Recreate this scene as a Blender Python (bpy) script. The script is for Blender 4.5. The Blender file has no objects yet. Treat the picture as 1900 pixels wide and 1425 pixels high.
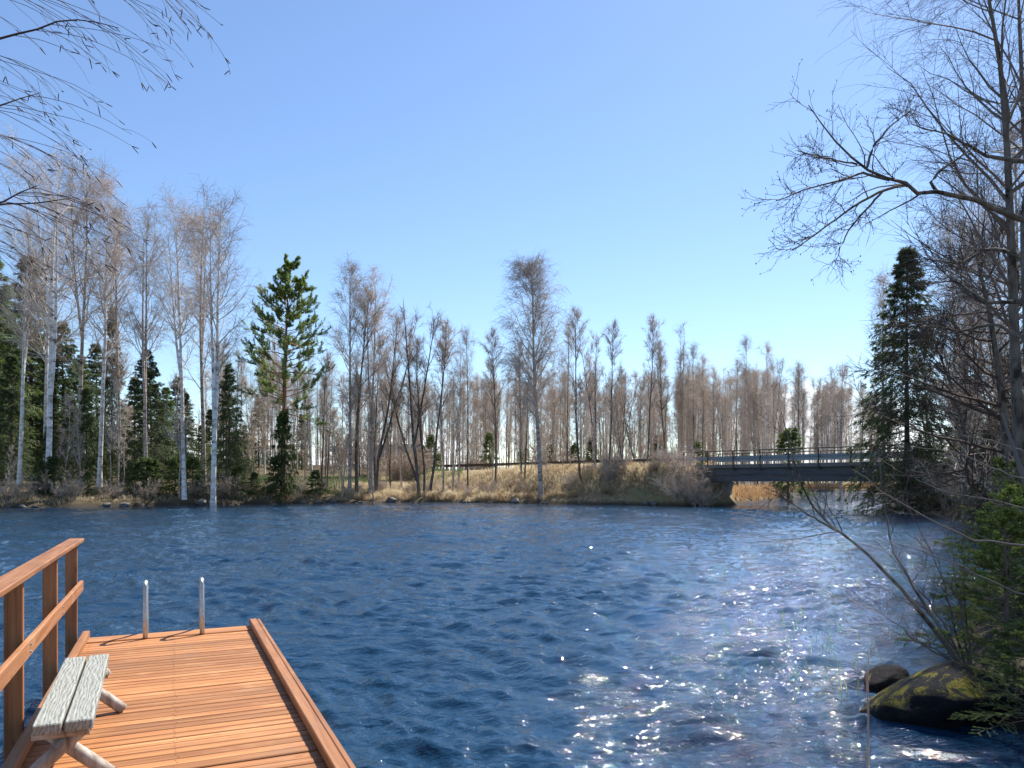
import bpy, bmesh, math
import numpy as np
from mathutils import Vector, Matrix
R_ = math.radians
S = bpy.context.scene
COL = S.collection

# ------------------------------------------------------------------ camera
CAM_Z = 2.0                      # eye above the river surface
F_PX, CX, HOR = 1372.0, 950.0, 895.0
cam = bpy.data.cameras.new('camera'); cam_o = bpy.data.objects.new('camera', cam); COL.objects.link(cam_o)
cam.sensor_width = 36.0; cam.lens = 36.0 * F_PX / 1900.0
cam.shift_y = (HOR - 712.5) / 1900.0
cam.clip_start = 0.05; cam.clip_end = 4000
cam_o.location = (0, 0, CAM_Z); cam_o.rotation_euler = (R_(90), 0, 0)
S.camera = cam_o

# ------------------------------------------------------------------ sky, sun, exposure
SUN_AZ, SUN_EL = R_(31), R_(51)          # azimuth clockwise from the viewing direction
w = bpy.data.worlds.new('World'); S.world = w; w.use_nodes = True
nt = w.node_tree; N = nt.nodes; L = nt.links
bg = N['Background']; bg.inputs['Strength'].default_value = 0.085
sky = N.new('ShaderNodeTexSky'); sky.sky_type = 'NISHITA'; sky.sun_disc = False
sky.sun_elevation = SUN_EL; sky.sun_rotation = SUN_AZ
sky.air_density = 1.0; sky.dust_density = 0.15; sky.ozone_density = 3.0; sky.altitude = 100
tc = N.new('ShaderNodeTexCoord')
sep = N.new('ShaderNodeSeparateXYZ'); L.new(tc.outputs['Generated'], sep.inputs[0])
mp = N.new('ShaderNodeMapping'); mp.inputs['Scale'].default_value = (5, 5, 19); mp.inputs['Location'].default_value = (3.1, 1.7, 0.4)
L.new(tc.outputs['Generated'], mp.inputs[0])
cn = N.new('ShaderNodeTexNoise'); cn.inputs['Scale'].default_value = 1.0; cn.inputs['Detail'].default_value = 7; cn.inputs['Roughness'].default_value = 0.58
L.new(mp.outputs[0], cn.inputs['Vector'])
band = N.new('ShaderNodeMapRange'); band.interpolation_type = 'SMOOTHSTEP'
band.inputs[1].default_value = 0.04; band.inputs[2].default_value = 0.15; band.inputs[3].default_value = 0.11; band.inputs[4].default_value = -0.42
L.new(sep.outputs[2], band.inputs[0])
ad = N.new('ShaderNodeMath'); ad.operation = 'ADD'; L.new(cn.outputs[0], ad.inputs[0]); L.new(band.outputs[0], ad.inputs[1])
for az_, el_, r1_, r0_, amt_ in ((23, 6.5, 9, 2.5, 0.26),):      # a low cumulus bank above the lake
    az_, el_ = R_(az_), R_(el_); dp = N.new('ShaderNodeVectorMath'); dp.operation = 'DOT_PRODUCT'; L.new(tc.outputs['Generated'], dp.inputs[0]); dp.inputs[1].default_value = (math.sin(az_) * math.cos(el_), math.cos(az_) * math.cos(el_), math.sin(el_))
    mr_ = N.new('ShaderNodeMapRange'); mr_.interpolation_type = 'SMOOTHSTEP'; L.new(dp.outputs['Value'], mr_.inputs[0])
    for q_, v_ in enumerate((math.cos(R_(r1_)), math.cos(R_(r0_)), 0.0, amt_)): mr_.inputs[q_ + 1].default_value = v_
    a2 = N.new('ShaderNodeMath'); a2.operation = 'ADD'; L.new(ad.outputs[0], a2.inputs[0]); L.new(mr_.outputs[0], a2.inputs[1]); ad = a2
cm = N.new('ShaderNodeMapRange'); cm.interpolation_type = 'SMOOTHSTEP'
cm.inputs[1].default_value = 0.52; cm.inputs[2].default_value = 0.64; cm.inputs[3].default_value = 0; cm.inputs[4].default_value = 0.85
L.new(ad.outputs[0], cm.inputs[0])
cmix = N.new('ShaderNodeMix'); cmix.data_type = 'RGBA'
hs = N.new('ShaderNodeHueSaturation'); hs.inputs['Saturation'].default_value = 1.04; hs.inputs['Value'].default_value = 1.10; hs.inputs['Hue'].default_value = 0.502; L.new(sky.outputs[0], hs.inputs['Color'])
L.new(cm.outputs[0], cmix.inputs[0]); L.new(hs.outputs[0], cmix.inputs[6]); cmix.inputs[7].default_value = (8.5, 8.8, 9.2, 1)
L.new(cmix.outputs[2], bg.inputs['Color'])

sun = bpy.data.lights.new('sun', 'SUN'); sun_o = bpy.data.objects.new('sun', sun); COL.objects.link(sun_o)
sun.energy = 4.8; sun.angle = R_(0.53); sun.color = (1.0, 0.95, 0.87)
sdir = Vector((math.sin(SUN_AZ) * math.cos(SUN_EL), math.cos(SUN_AZ) * math.cos(SUN_EL), math.sin(SUN_EL)))
sun_o.rotation_euler = (-sdir).to_track_quat('-Z', 'Y').to_euler(); sun_o.location = (30, 40, 60)
vs = S.view_settings; vs.view_transform = 'Standard'; vs.look = 'None'; vs.exposure = 1.0; vs.gamma = 1.0; vs.use_curve_mapping = False
S.render.engine = 'CYCLES'

# ------------------------------------------------------------------ helpers
def P(px, py, D):                        # photo pixel + distance -> point
    return np.array([(px - CX) / F_PX * D, D, CAM_Z + (HOR - py) / F_PX * D])
def PX(px, D): return (px - CX) / F_PX * D

class Mat:
    """small node-tree writer"""
    def __init__(s, name, rough=0.8, spec=0.3):
        s.m = bpy.data.materials.new(name); s.m.use_nodes = True
        s.nt = s.m.node_tree; s.b = s.nt.nodes['Principled BSDF']
        s.b.inputs['Roughness'].default_value = rough; s.b.inputs['Specular IOR Level'].default_value = spec
    def n(s, t, **k):
        x = s.nt.nodes.new(t)
        for a, v in k.items():
            if a.startswith('_'): setattr(x, a[1:], v)
            else: x.inputs[a.replace('__', ' ')].default_value = v
        return x
    def l(s, a, b): s.nt.links.new(a, b)
    def coord(s, which='Object', scale=(1, 1, 1), loc=(0, 0, 0)):
        t = s.n('ShaderNodeTexCoord'); mp = s.n('ShaderNodeMapping', Scale=scale, Location=loc)
        if which == 'World':
            g = s.n('ShaderNodeNewGeometry'); s.l(g.outputs['Position'], mp.inputs[0])
        else: s.l(t.outputs[which], mp.inputs[0])
        return mp.outputs[0]
    def noise(s, vec, scale=5, detail=4, rough=0.55, dist=0):
        x = s.n('ShaderNodeTexNoise', Scale=scale, Detail=detail, Roughness=rough, Distortion=dist); s.l(vec, x.inputs['Vector']); return x.outputs[0]
    def ramp(s, fac, stops):
        r = s.n('ShaderNodeValToRGB'); e = r.color_ramp.elements
        while len(e) < len(stops): e.new(0.5)
        for i, (p, c) in enumerate(stops): e[i].position = p; e[i].color = (*c, 1)
        s.l(fac, r.inputs[0]); return r.outputs[0]
    def mix(s, fac, a, b, blend='MIX'):
        m = s.n('ShaderNodeMix', _data_type='RGBA', _blend_type=blend)
        for v, i in ((fac, 0), (a, 6), (b, 7)):
            if isinstance(v, (int, float)): m.inputs[i].default_value = v
            elif isinstance(v, tuple): m.inputs[i].default_value = (*v, 1)
            else: s.l(v, m.inputs[i])
        return m.outputs[2]
    def mr(s, v, a, b, c=0, d=1):
        m = s.n('ShaderNodeMapRange', _interpolation_type='SMOOTHSTEP'); s.l(v, m.inputs[0])
        for i, q in enumerate((a, b, c, d)): m.inputs[i + 1].default_value = q
        return m.outputs[0]
    def rnd(s): return s.n('ShaderNodeObjectInfo').outputs['Random']
    def color(s, c):
        if isinstance(c, tuple): s.b.inputs['Base Color'].default_value = (*c, 1)
        else: s.l(c, s.b.inputs['Base Color'])
        return s
    def bump(s, h, strength=0.4, dist=0.02):
        b = s.n('ShaderNodeBump', Strength=strength, Distance=dist); s.l(h, b.inputs['Height']); s.l(b.outputs[0], s.b.inputs['Normal']); return s

def mesh(name, V, F, mat, smooth=False):
    """V (n,3); F list of (m,k) int arrays (quads and/or triangles)"""
    if isinstance(F, np.ndarray): F = [F]
    F = [f for f in F if len(f)]
    me = bpy.data.meshes.new(name)
    V = np.asarray(V, np.float32); me.vertices.add(len(V)); me.vertices.foreach_set('co', V.ravel())
    idx = np.concatenate([f.ravel() for f in F]).astype(np.int32)
    tot = np.concatenate([np.full(len(f), f.shape[1], np.int32) for f in F])
    st = np.concatenate([[0], np.cumsum(tot)[:-1]]).astype(np.int32)
    me.loops.add(len(idx)); me.loops.foreach_set('vertex_index', idx)
    me.polygons.add(len(tot)); me.polygons.foreach_set('loop_start', st); me.polygons.foreach_set('loop_total', tot)
    me.polygons.foreach_set('use_smooth', np.full(len(tot), smooth))
    me.update(calc_edges=True); me.validate()
    me.materials.append(mat.m if isinstance(mat, Mat) else mat)
    return me
def obj(name, me, parent=None, loc=(0, 0, 0), rot=(0, 0, 0), scale=None):
    o = bpy.data.objects.new(name, me); COL.objects.link(o); o.parent = parent
    o.location = loc; o.rotation_euler = rot
    if scale is not None: o.scale = (scale,) * 3 if isinstance(scale, (int, float)) else scale
    return o
def tag(o, label=None, cat=None, group=None, kind=None):
    if label: o['label'] = label
    if cat: o['category'] = cat
    if group: o['group'] = group
    if kind: o['kind'] = kind
    return o
def join(parts):
    """[(V, [F..])...] -> V, [F..]"""
    Vs, Fs, o = [], {}, 0
    for V, F in parts:
        if isinstance(F, np.ndarray): F = [F]
        for f in F: Fs.setdefault(f.shape[1], []).append(f + o)
        Vs.append(V); o += len(V)
    return np.concatenate(Vs), [np.concatenate(v) for v in Fs.values()]
def tubes(Pn, Rn, sides=3, cap=False):
    """Pn (n,k,3), Rn (n,k) -> tapered tubes"""
    Pn = np.asarray(Pn, float); Rn = np.asarray(Rn, float)
    n, k, _ = Pn.shape
    T = np.gradient(Pn, axis=1); T /= np.linalg.norm(T, axis=2, keepdims=True) + 1e-9
    ref = np.where(np.abs(T[..., 2:3]) > 0.9, np.array([1., 0, 0]), np.array([0, 0, 1.]))
    A = np.cross(T, ref); A /= np.linalg.norm(A, axis=2, keepdims=True) + 1e-9
    B = np.cross(T, A)
    a = np.arange(sides) * 2 * np.pi / sides
    V = Pn[:, :, None] + Rn[:, :, None, None] * (np.cos(a)[None, None, :, None] * A[:, :, None] + np.sin(a)[None, None, :, None] * B[:, :, None])
    base = (np.arange(n) * k * sides)[:, None, None]; j = np.arange(k - 1)[None, :, None] * sides; q = np.arange(sides)[None, None, :]
    q2 = (q + 1) % sides
    F = np.stack([base + j + q, base + j + q2, base + j + sides + q2, base + j + sides + q], -1).reshape(-1, 4)
    V = V.reshape(-1, 3)
    if cap:
        C = np.concatenate([[(np.arange(n) * k * sides)[:, None] + np.arange(sides)[::-1]], [(np.arange(n) * k * sides + (k - 1) * sides)[:, None] + np.arange(sides)]], 0).reshape(-1, sides)
        return V, [F, C] if sides != 4 else np.concatenate([F, C])
    return V, F
def box(x0, x1, y0, y1, z0, z1, bev=0.0):
    if bev <= 0:
        V = np.array([(x, y, z) for z in (z0, z1) for y in (y0, y1) for x in (x0, x1)], float)
        F = np.array([(0, 2, 3, 1), (4, 5, 7, 6), (0, 1, 5, 4), (2, 6, 7, 3), (0, 4, 6, 2), (1, 3, 7, 5)])
        return V, F
    bm = bmesh.new(); bmesh.ops.create_cube(bm, size=1)
    for v in bm.verts: v.co = ((x0 + x1) / 2 + v.co.x * (x1 - x0), (y0 + y1) / 2 + v.co.y * (y1 - y0), (z0 + z1) / 2 + v.co.z * (z1 - z0))
    bmesh.ops.bevel(bm, geom=bm.edges[:], offset=bev, segments=1, affect='EDGES')
    bm.verts.ensure_lookup_table(); V = np.array([v.co[:] for v in bm.verts]); fs = {}
    for f in bm.faces: fs.setdefault(len(f.verts), []).append([v.index for v in f.verts])
    bm.free(); return V, [np.array(v) for v in fs.values()]
def nrm(a): return a / (np.linalg.norm(a, axis=-1, keepdims=True) + 1e-9)
def sweep(S0, d, Ln, k, up, noise, rng):
    """grow n polylines: start S0, direction d, length Ln, pulled by up (scalar or vector) each step"""
    n = len(S0); out = np.zeros((n, k, 3)); out[:, 0] = S0; d = nrm(np.array(d, float)); st = (np.asarray(Ln) / (k - 1))
    upv = np.array([0, 0, up]) if np.isscalar(up) else np.asarray(up)
    for j in range(1, k):
        d = nrm(d + upv / (k - 1) + rng.normal(0, noise, (n, 3)))
        out[:, j] = out[:, j - 1] + d * (st[:, None] if st.ndim else st)
    return out
def kids(Pn, Rn, m, t0, t1, a0, a1, rng, flat=0.0, tilt=0.0):
    """m children on each polyline: start points, directions, parent radius there, parameter, parent index"""
    n, k, _ = Pn.shape
    pi = np.repeat(np.arange(n), m); t = rng.uniform(t0, t1, n * m) * (k - 1.001)
    i = t.astype(int); f = (t - i)[:, None]
    S0 = Pn[pi, i] * (1 - f) + Pn[pi, i + 1] * f; T = nrm(Pn[pi, i + 1] - Pn[pi, i])
    r = Rn[pi, i] * (1 - f[:, 0]) + Rn[pi, i + 1] * f[:, 0]
    v = rng.normal(0, 1, (n * m, 3)); v[:, 2] *= (1 - flat); v -= (v * T).sum(1, keepdims=True) * T; v = nrm(v)
    a = rng.uniform(a0, a1, n * m)[:, None]
    d = T * np.cos(a) + v * np.sin(a); d[:, 2] += tilt
    return S0, nrm(d), r, t / (k - 1), pi
def taper(r0, r1, k): 
    t = np.linspace(0, 1, k)[None]; return np.asarray(r0)[:, None] * (1 - t) + np.asarray(r1)[:, None] * t if np.ndim(r1) else np.asarray(r0)[:, None] * (1 - t) + r1 * t
def smooth(a, b, x):
    t = np.clip((x - a) / (b - a), 0, 1); return t * t * (3 - 2 * t)

# ------------------------------------------------------------------ materials
def wood(name, c1, c2, c3, rough=0.6, gscale=(1.2, 30, 30), vary=0.35):
    m = Mat(name, rough, 0.35)
    r = m.rnd(); t = m.n('ShaderNodeTexCoord')
    ofs = m.n('ShaderNodeCombineXYZ'); mul = m.n('ShaderNodeMath', _operation='MULTIPLY'); m.l(r, mul.inputs[0]); mul.inputs[1].default_value = 37.0
    m.l(mul.outputs[0], ofs.inputs[0]); m.l(mul.outputs[0], ofs.inputs[1])
    va = m.n('ShaderNodeVectorMath', _operation='ADD'); m.l(t.outputs['Object'], va.inputs[0]); m.l(ofs.outputs[0], va.inputs[1])
    mp = m.n('ShaderNodeMapping', Scale=gscale); m.l(va.outputs[0], mp.inputs[0])
    g = m.noise(mp.outputs[0], 1.0, 6, 0.65, 0.6)
    big = m.noise(va.outputs[0], 2.6, 3, 0.6)
    c = m.ramp(g, [(0.3, c1), (0.5, c2), (0.72, c3)])
    c = m.mix(m.mr(big, 0.5, 0.75, 0, 0.75), c, c3)
    kv = m.n('ShaderNodeTexVoronoi', Scale=1.0, Randomness=1.0); km = m.n('ShaderNodeMapping', Scale=(3.2, 9, 9)); m.l(va.outputs[0], km.inputs[0]); m.l(km.outputs[0], kv.inputs['Vector'])
    c = m.mix(m.mr(kv.outputs['Distance'], 0.05, 0.13, 0.75, 0), c, c1 if isinstance(c1, tuple) else c1)      # knots
    wear = m.noise(m.coord('World', (1.3, 1.3, 1.3)), 1.0, 6, 0.7)
    c = m.mix(m.mr(wear, 0.52, 0.72, 0, 0.38), c, (c2[0] * 0.62, c2[0] * 0.42, c2[0] * 0.30))                       # greyed, trodden patches
    dk = m.mr(r, 0, 1, 1 - vary, 1 + vary * 0.3)
    mm = m.n('ShaderNodeVectorMath', _operation='SCALE'); m.l(c, mm.inputs[0]); m.l(dk, mm.inputs['Scale'])
    m.color(mm.outputs[0]); m.bump(g, 0.35, 0.004)
    return m
M_deck = wood('stained_decking', (0.255, 0.095, 0.032), (0.40, 0.164, 0.055), (0.54, 0.265, 0.11), 0.55, (0.9, 26, 26), 0.30)
M_rail = wood('stained_rail_timber', (0.18, 0.070, 0.027), (0.30, 0.125, 0.048), (0.42, 0.205, 0.092), 0.55, (1.0, 22, 22), 0.15)
M_grey = Mat('weathered_grey_wood', 0.85, 0.2)
gv = M_grey.coord('Object', (2.0, 15, 15)); gw = M_grey.noise(gv, 1.0, 3, 0.5, 1.2)
gd = M_grey.noise(M_grey.coord('Object', (3.0, 9, 9)), 1.0, 3, 0.55, 0.4)
gx_ = M_grey.n('ShaderNodeSeparateXYZ'); M_grey.l(M_grey.coord('Object', (1, 1, 1)), gx_.inputs[0])
gm = M_grey.n('ShaderNodeMath', _operation='MULTIPLY_ADD'); M_grey.l(gd, gm.inputs[0]); gm.inputs[1].default_value = 0.085; M_grey.l(gx_.outputs[1], gm.inputs[2])
gr_ = M_grey.n('ShaderNodeMath', _operation='MULTIPLY'); M_grey.l(gm.outputs[0], gr_.inputs[0]); gr_.inputs[1].default_value = 330.0
gsn = M_grey.n('ShaderNodeMath', _operation='SINE'); M_grey.l(gr_.outputs[0], gsn.inputs[0])
gfi = M_grey.noise(M_grey.coord('Object', (7, 120, 60)), 1.0, 4, 0.6)
gsum = M_grey.n('ShaderNodeMath', _operation='MULTIPLY_ADD'); M_grey.l(gsn.outputs[0], gsum.inputs[0]); gsum.inputs[1].default_value = 0.13; M_grey.l(gfi, gsum.inputs[2])
gp = M_grey.noise(M_grey.coord('Object', (6, 9, 9)), 1.0, 4, 0.6)
gc = M_grey.ramp(gsum.outputs[0], [(0.26, (0.11, 0.11, 0.10)), (0.42, (0.23, 0.235, 0.215)), (0.6, (0.30, 0.31, 0.285)), (0.8, (0.38, 0.39, 0.365))])
gc = M_grey.mix(M_grey.mr(gp, 0.55, 0.7, 0, 0.45), gc, (0.24, 0.25, 0.17))
M_grey.color(gc).bump(gsum.outputs[0], 0.6, 0.006)
M_pole = Mat('peeled_pole_wood', 0.8, 0.2)
pv = M_pole.noise(M_pole.coord('Object', (16, 16, 2)), 1.0, 5, 0.6, 0.5)
M_pole.color(M_pole.ramp(pv, [(0.3, (0.17, 0.13, 0.10)), (0.5, (0.36, 0.31, 0.26)), (0.7, (0.52, 0.48, 0.42))])).bump(pv, 0.5, 0.006)
M_galv = Mat('galvanised_steel', 0.38, 0.5); M_galv.b.inputs['Metallic'].default_value = 0.55
M_galv.color(M_galv.ramp(M_galv.noise(M_galv.coord('Object'), 30, 4), [(0.3, (0.36, 0.39, 0.39)), (0.7, (0.52, 0.55, 0.54))]))
M_nail = Mat('nail_steel', 0.5).color((0.10, 0.07, 0.06))

def bark(name, c_dark, c_mid, c_light, zs=7.0, mark=0.55, xs=1.6):
    m = Mat(name, 0.85, 0.15)
    a = m.noise(m.coord('Object', (xs, xs, zs)), 1.0, 5, 0.65)
    b = m.noise(m.coord('Object', (3, 3, 0.7)), 1.0, 3, 0.5)
    c = m.ramp(a, [(mark - 0.16, c_light), (mark, c_mid), (mark + 0.06, c_dark)])
    c = m.mix(m.mr(b, 0.5, 0.75, 0, 0.6), c, c_mid)
    return m.color(c).bump(a, 0.4, 0.02)
M_birch = bark('white_birch_bark', (0.06, 0.05, 0.045), (0.46, 0.42, 0.38), (0.82, 0.80, 0.77), 3.2, 0.61)
M_birch2 = bark('pinkish_birch_bark', (0.06, 0.045, 0.035), (0.30, 0.235, 0.19), (0.52, 0.45, 0.39), 5.0, 0.58)
M_alder = bark('grey_alder_bark', (0.035, 0.03, 0.025), (0.10, 0.085, 0.07), (0.19, 0.17, 0.145), 2.0, 0.56, 5)
M_pinebark = Mat('orange_pine_bark', 0.9, 0.1)
pz = M_pinebark.n('ShaderNodeSeparateXYZ'); M_pinebark.l(M_pinebark.n('ShaderNodeTexCoord').outputs['Object'], pz.inputs[0])
pn = M_pinebark.noise(M_pinebark.coord('Object', (8, 8, 3)), 1, 4)
pc = M_pinebark.mix(M_pinebark.mr(pz.outputs[2], 3, 9), (0.10, 0.07, 0.055), (0.36, 0.16, 0.085))
M_pinebark.color(M_pinebark.mix(M_pinebark.mr(pn, 0.4, 0.65, 0, 0.6), pc, (0.06, 0.045, 0.04)))
def twigm(name, c, v=0.3):
    m = Mat(name, 0.75, 0.2); r = m.rnd()
    k = m.n('ShaderNodeVectorMath', _operation='SCALE'); k.inputs[0].default_value = c; m.l(m.mr(r, 0, 1, 1 - v, 1 + v), k.inputs['Scale'])
    return m.color(k.outputs[0])
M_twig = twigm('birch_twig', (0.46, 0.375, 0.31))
M_limb = twigm('birch_limb', (0.48, 0.43, 0.38))
M_twig2 = twigm('brown_twig', (0.48, 0.39, 0.305))
M_nbirch = bark('grey_shaded_birch_bark', (0.03, 0.027, 0.025), (0.12, 0.11, 0.10), (0.24, 0.225, 0.21), 5.0, 0.57)  # birch bark with the backlit shade put into its colour
M_atwig = twigm('alder_twig', (0.085, 0.06, 0.048))
M_hang = twigm('shaded_birch_twig', (0.15, 0.125, 0.11))  # darker copy of the birch twig, backlit shade put into the colour
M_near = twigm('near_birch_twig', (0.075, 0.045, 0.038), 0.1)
M_catkin = twigm('catkin', (0.06, 0.032, 0.018), 0.1)
def needle(name, c1, c2, trans=0.15):
    m = Mat(name, 0.6, 0.25)
    a = m.noise(m.coord('Object'), 1.3, 3, 0.6); c = m.ramp(a, [(0.35, c1), (0.65, c2)])
    k = m.n('ShaderNodeVectorMath', _operation='SCALE'); m.l(c, k.inputs[0]); m.l(m.mr(m.rnd(), 0, 1, 0.75, 1.25), k.inputs['Scale'])
    m.color(k.outputs[0])
    tr = m.n('ShaderNodeBsdfTranslucent'); m.l(k.outputs[0], tr.inputs[0]); ms = m.n('ShaderNodeMixShader'); ms.inputs[0].default_value = trans
    m.l(m.b.outputs[0], ms.inputs[1]); m.l(tr.outputs[0], ms.inputs[2]); m.l(ms.outputs[0], m.nt.nodes['Material Output'].inputs[0])
    return m
M_spruce = needle('spruce_needles', (0.08, 0.12, 0.035), (0.165, 0.22, 0.065), 0.4)
M_spruceD = needle('dark_spruce_needles', (0.065, 0.095, 0.045), (0.13, 0.17, 0.065), 0.38)
M_pine = needle('pine_needles', (0.12, 0.18, 0.06), (0.24, 0.31, 0.085), 0.5)
M_young = needle('young_spruce_needles', (0.09, 0.15, 0.035), (0.20, 0.26, 0.06), 0.45)
M_strunk = bark('spruce_trunk_bark', (0.04, 0.03, 0.025), (0.10, 0.075, 0.06), (0.15, 0.12, 0.10), 3, 0.55, 5)
def blade(name, stops, trans=0.3):
    m = Mat(name, 0.7, 0.2)
    a = m.noise(m.coord('World', (0.7, 0.7, 0.7)), 1.0, 5, 0.7); c = m.ramp(a, stops); m.color(c)
    tr = m.n('ShaderNodeBsdfTranslucent'); m.l(c, tr.inputs[0]); ms = m.n('ShaderNodeMixShader'); ms.inputs[0].default_value = trans
    m.l(m.b.outputs[0], ms.inputs[1]); m.l(tr.outputs[0], ms.inputs[2]); m.l(ms.outputs[0], m.nt.nodes['Material Output'].inputs[0])
    return m
M_grass = blade('dry_straw', [(0.32, (0.26, 0.165, 0.10)), (0.42, (0.45, 0.35, 0.22)), (0.60, (0.66, 0.56, 0.39)), (0.78, (0.40, 0.36, 0.18))], 0.5)
M_greeng = blade('fresh_green_blade', [(0.3, (0.07, 0.14, 0.04)), (0.7, (0.16, 0.26, 0.07))])
M_reed = blade('brown_reed', [(0.3, (0.42, 0.25, 0.12)), (0.7, (0.62, 0.42, 0.22))])
M_conc = Mat('weathered_concrete', 0.9, 0.2)
ca = M_conc.noise(M_conc.coord('Object', (0.5, 1, 2)), 1.2, 6, 0.65)
M_conc.color(M_conc.ramp(ca, [(0.3, (0.11, 0.105, 0.095)), (0.7, (0.25, 0.235, 0.21))])).bump(ca, 0.3, 0.05)
M_steel = Mat('painted_bridge_steel', 0.6, 0.3)
sa = M_steel.noise(M_steel.coord('Object', (0.35, 1, 3.5)), 1.0, 6, 0.65)
M_steel.color(M_steel.ramp(sa, [(0.3, (0.055, 0.055, 0.06)), (0.52, (0.105, 0.11, 0.12)), (0.68, (0.10, 0.072, 0.055))]))
M_railm = Mat('galvanised_guard_rail', 0.45, 0.4); M_railm.b.inputs['Metallic'].default_value = 0.4; M_railm.color((0.24, 0.28, 0.31))
M_post = Mat('rusty_dark_post', 0.8, 0.2); M_post.color(M_post.ramp(M_post.noise(M_post.coord('Object'), 6, 4), [(0.35, (0.07, 0.06, 0.055)), (0.7, (0.14, 0.11, 0.09))]))
M_asph = Mat('road_asphalt', 0.9, 0.2); M_asph.color(M_asph.ramp(M_asph.noise(M_asph.coord('World'), 1.5, 6), [(0.3, (0.10, 0.095, 0.09)), (0.7, (0.16, 0.15, 0.14))]))
M_rock = Mat('shore_rock', 0.75, 0.35)
ra = M_rock.noise(M_rock.coord('Object', (1, 1, 1)), 5, 8, 0.65); M_rock.color(M_rock.ramp(ra, [(0.3, (0.06, 0.055, 0.05)), (0.55, (0.16, 0.15, 0.14)), (0.75, (0.27, 0.25, 0.23))])).bump(ra, 0.7, 0.05)
# terrain: forest litter, straw, moss and sand
M_ground = Mat('bank_ground', 0.95, 0.1)
g1 = M_ground.noise(M_ground.coord('World'), 0.35, 6, 0.65); g2 = M_ground.noise(M_ground.coord('World'), 2.5, 6, 0.7); g3 = M_ground.noise(M_ground.coord('World', (1, 1, 1), (40, 9, 0)), 0.12, 3, 0.5)
cg = M_ground.ramp(g2, [(0.3, (0.10, 0.07, 0.045)), (0.5, (0.26, 0.19, 0.11)), (0.7, (0.42, 0.33, 0.19))])
cg = M_ground.mix(M_ground.mr(g1, 0.5, 0.65, 0, 0.8), cg, (0.20, 0.18, 0.085))
cg = M_ground.mix(M_ground.mr(g3, 0.55, 0.68, 0, 0.55), cg, (0.12, 0.085, 0.055))
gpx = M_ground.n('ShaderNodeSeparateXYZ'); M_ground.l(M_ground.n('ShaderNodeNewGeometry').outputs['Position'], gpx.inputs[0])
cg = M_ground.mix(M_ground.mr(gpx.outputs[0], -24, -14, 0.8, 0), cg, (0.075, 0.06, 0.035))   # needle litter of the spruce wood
cg = M_ground.mix(M_ground.mr(gpx.outputs[1], 52, 57, 0.85, 0), cg, (0.055, 0.045, 0.03))   # leaf litter of the near bank
gz = M_ground.n('ShaderNodeSeparateXYZ'); M_ground.l(M_ground.n('ShaderNodeNewGeometry').outputs['Position'], gz.inputs[0])
cg = M_ground.mix(M_ground.mr(gz.outputs[2], 0.1, 0.45, 0.85, 0), cg, (0.05, 0.04, 0.032))
M_ground.color(cg).bump(g2, 0.6, 0.08)
# river surface: some sky brightness put into a blue body colour, mirror-like with fine ripples
M_water = Mat('river_water', 0.03, 0.5)
M_water.b.inputs['IOR'].default_value = 1.42
M_water.color((0.008, 0.034, 0.072))
wa = M_water.noise(M_water.coord('World', (11, 18, 1)), 1.0, 3, 0.6, 0.5); wb = M_water.noise(M_water.coord('World', (1.3, 2.6, 1)), 1.0, 2, 0.5, 0.4)
wad = M_water.n('ShaderNodeMath', _operation='MULTIPLY_ADD'); M_water.l(wb, wad.inputs[0]); wad.inputs[1].default_value = 4.0; M_water.l(wa, wad.inputs[2])
M_water.bump(wad.outputs[0], 0.8, 0.026)

# ------------------------------------------------------------------ river outline, terrain
POLY = np.array([(-140, -40), (-60, -7), (-6, -2.2), (0, -1.2), (3.3, 2), (3.75, 4.5), (4.1, 6.0), (4.5, 7.0), (5.3, 8.6), (7.6, 12), (11.0, 17), (14.6, 22), (18.2, 27), (23.0, 37), (26.4, 46), (27.6, 50), (30, 53.5), (36, 59), (62, 80), (140, 112), (330, 140),
                 (420, 205), (260, 194), (140, 187), (92, 179), (63, 161), (44.5, 122), (33.5, 92), (27, 79.5), (23.0, 73.0), (20.4, 68.2), (19.0, 63.6), (16.3, 61.6), (12, 63.8), (7, 66.6), (2.6, 69.5), (-3, 73), (-9.4, 75.5), (-15, 72.5), (-20, 69.5), (-30, 63.5), (-39, 57.5), (-60, 48), (-140, 25)], float)
def sdist(x, y):
    """distance to the river outline, positive on land"""
    p = np.stack([x, y], -1).reshape(-1, 2); best = np.full(len(p), 1e9); ins = np.zeros(len(p), bool)
    for i in range(len(POLY)):
        a, b = POLY[i], POLY[(i + 1) % len(POLY)]; e = b - a
        t = np.clip(((p - a) @ e) / (e @ e), 0, 1); best = np.minimum(best, np.hypot(*(p - a - t[:, None] * e).T))
        c = (a[1] > p[:, 1]) != (b[1] > p[:, 1])
        ins ^= c & (p[:, 0] < e[0] * (p[:, 1] - a[1]) / (e[1] if e[1] else 1e-9) + a[0])
    return np.where(ins, -best, best).reshape(np.shape(x))
B0 = np.array([16.3, 63.9]); BD = np.array([0.682, -0.7314]); BN = np.array([0.7314, 0.682])   # bridge start, its run, its far side
def bridge_xy(x, y): return B0[0] + BD[0] * x + BN[0] * y, B0[1] + BD[1] * x + BN[1] * y
def lumps(x, y, s, seed):
    r = np.random.default_rng(seed); v = 0
    for i in range(7):
        a = r.uniform(0, 6.28); f = s * r.uniform(0.5, 2); v = v + np.sin((x * np.cos(a) + y * np.sin(a)) * f + r.uniform(0, 6.28)) / 7
    return v
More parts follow.
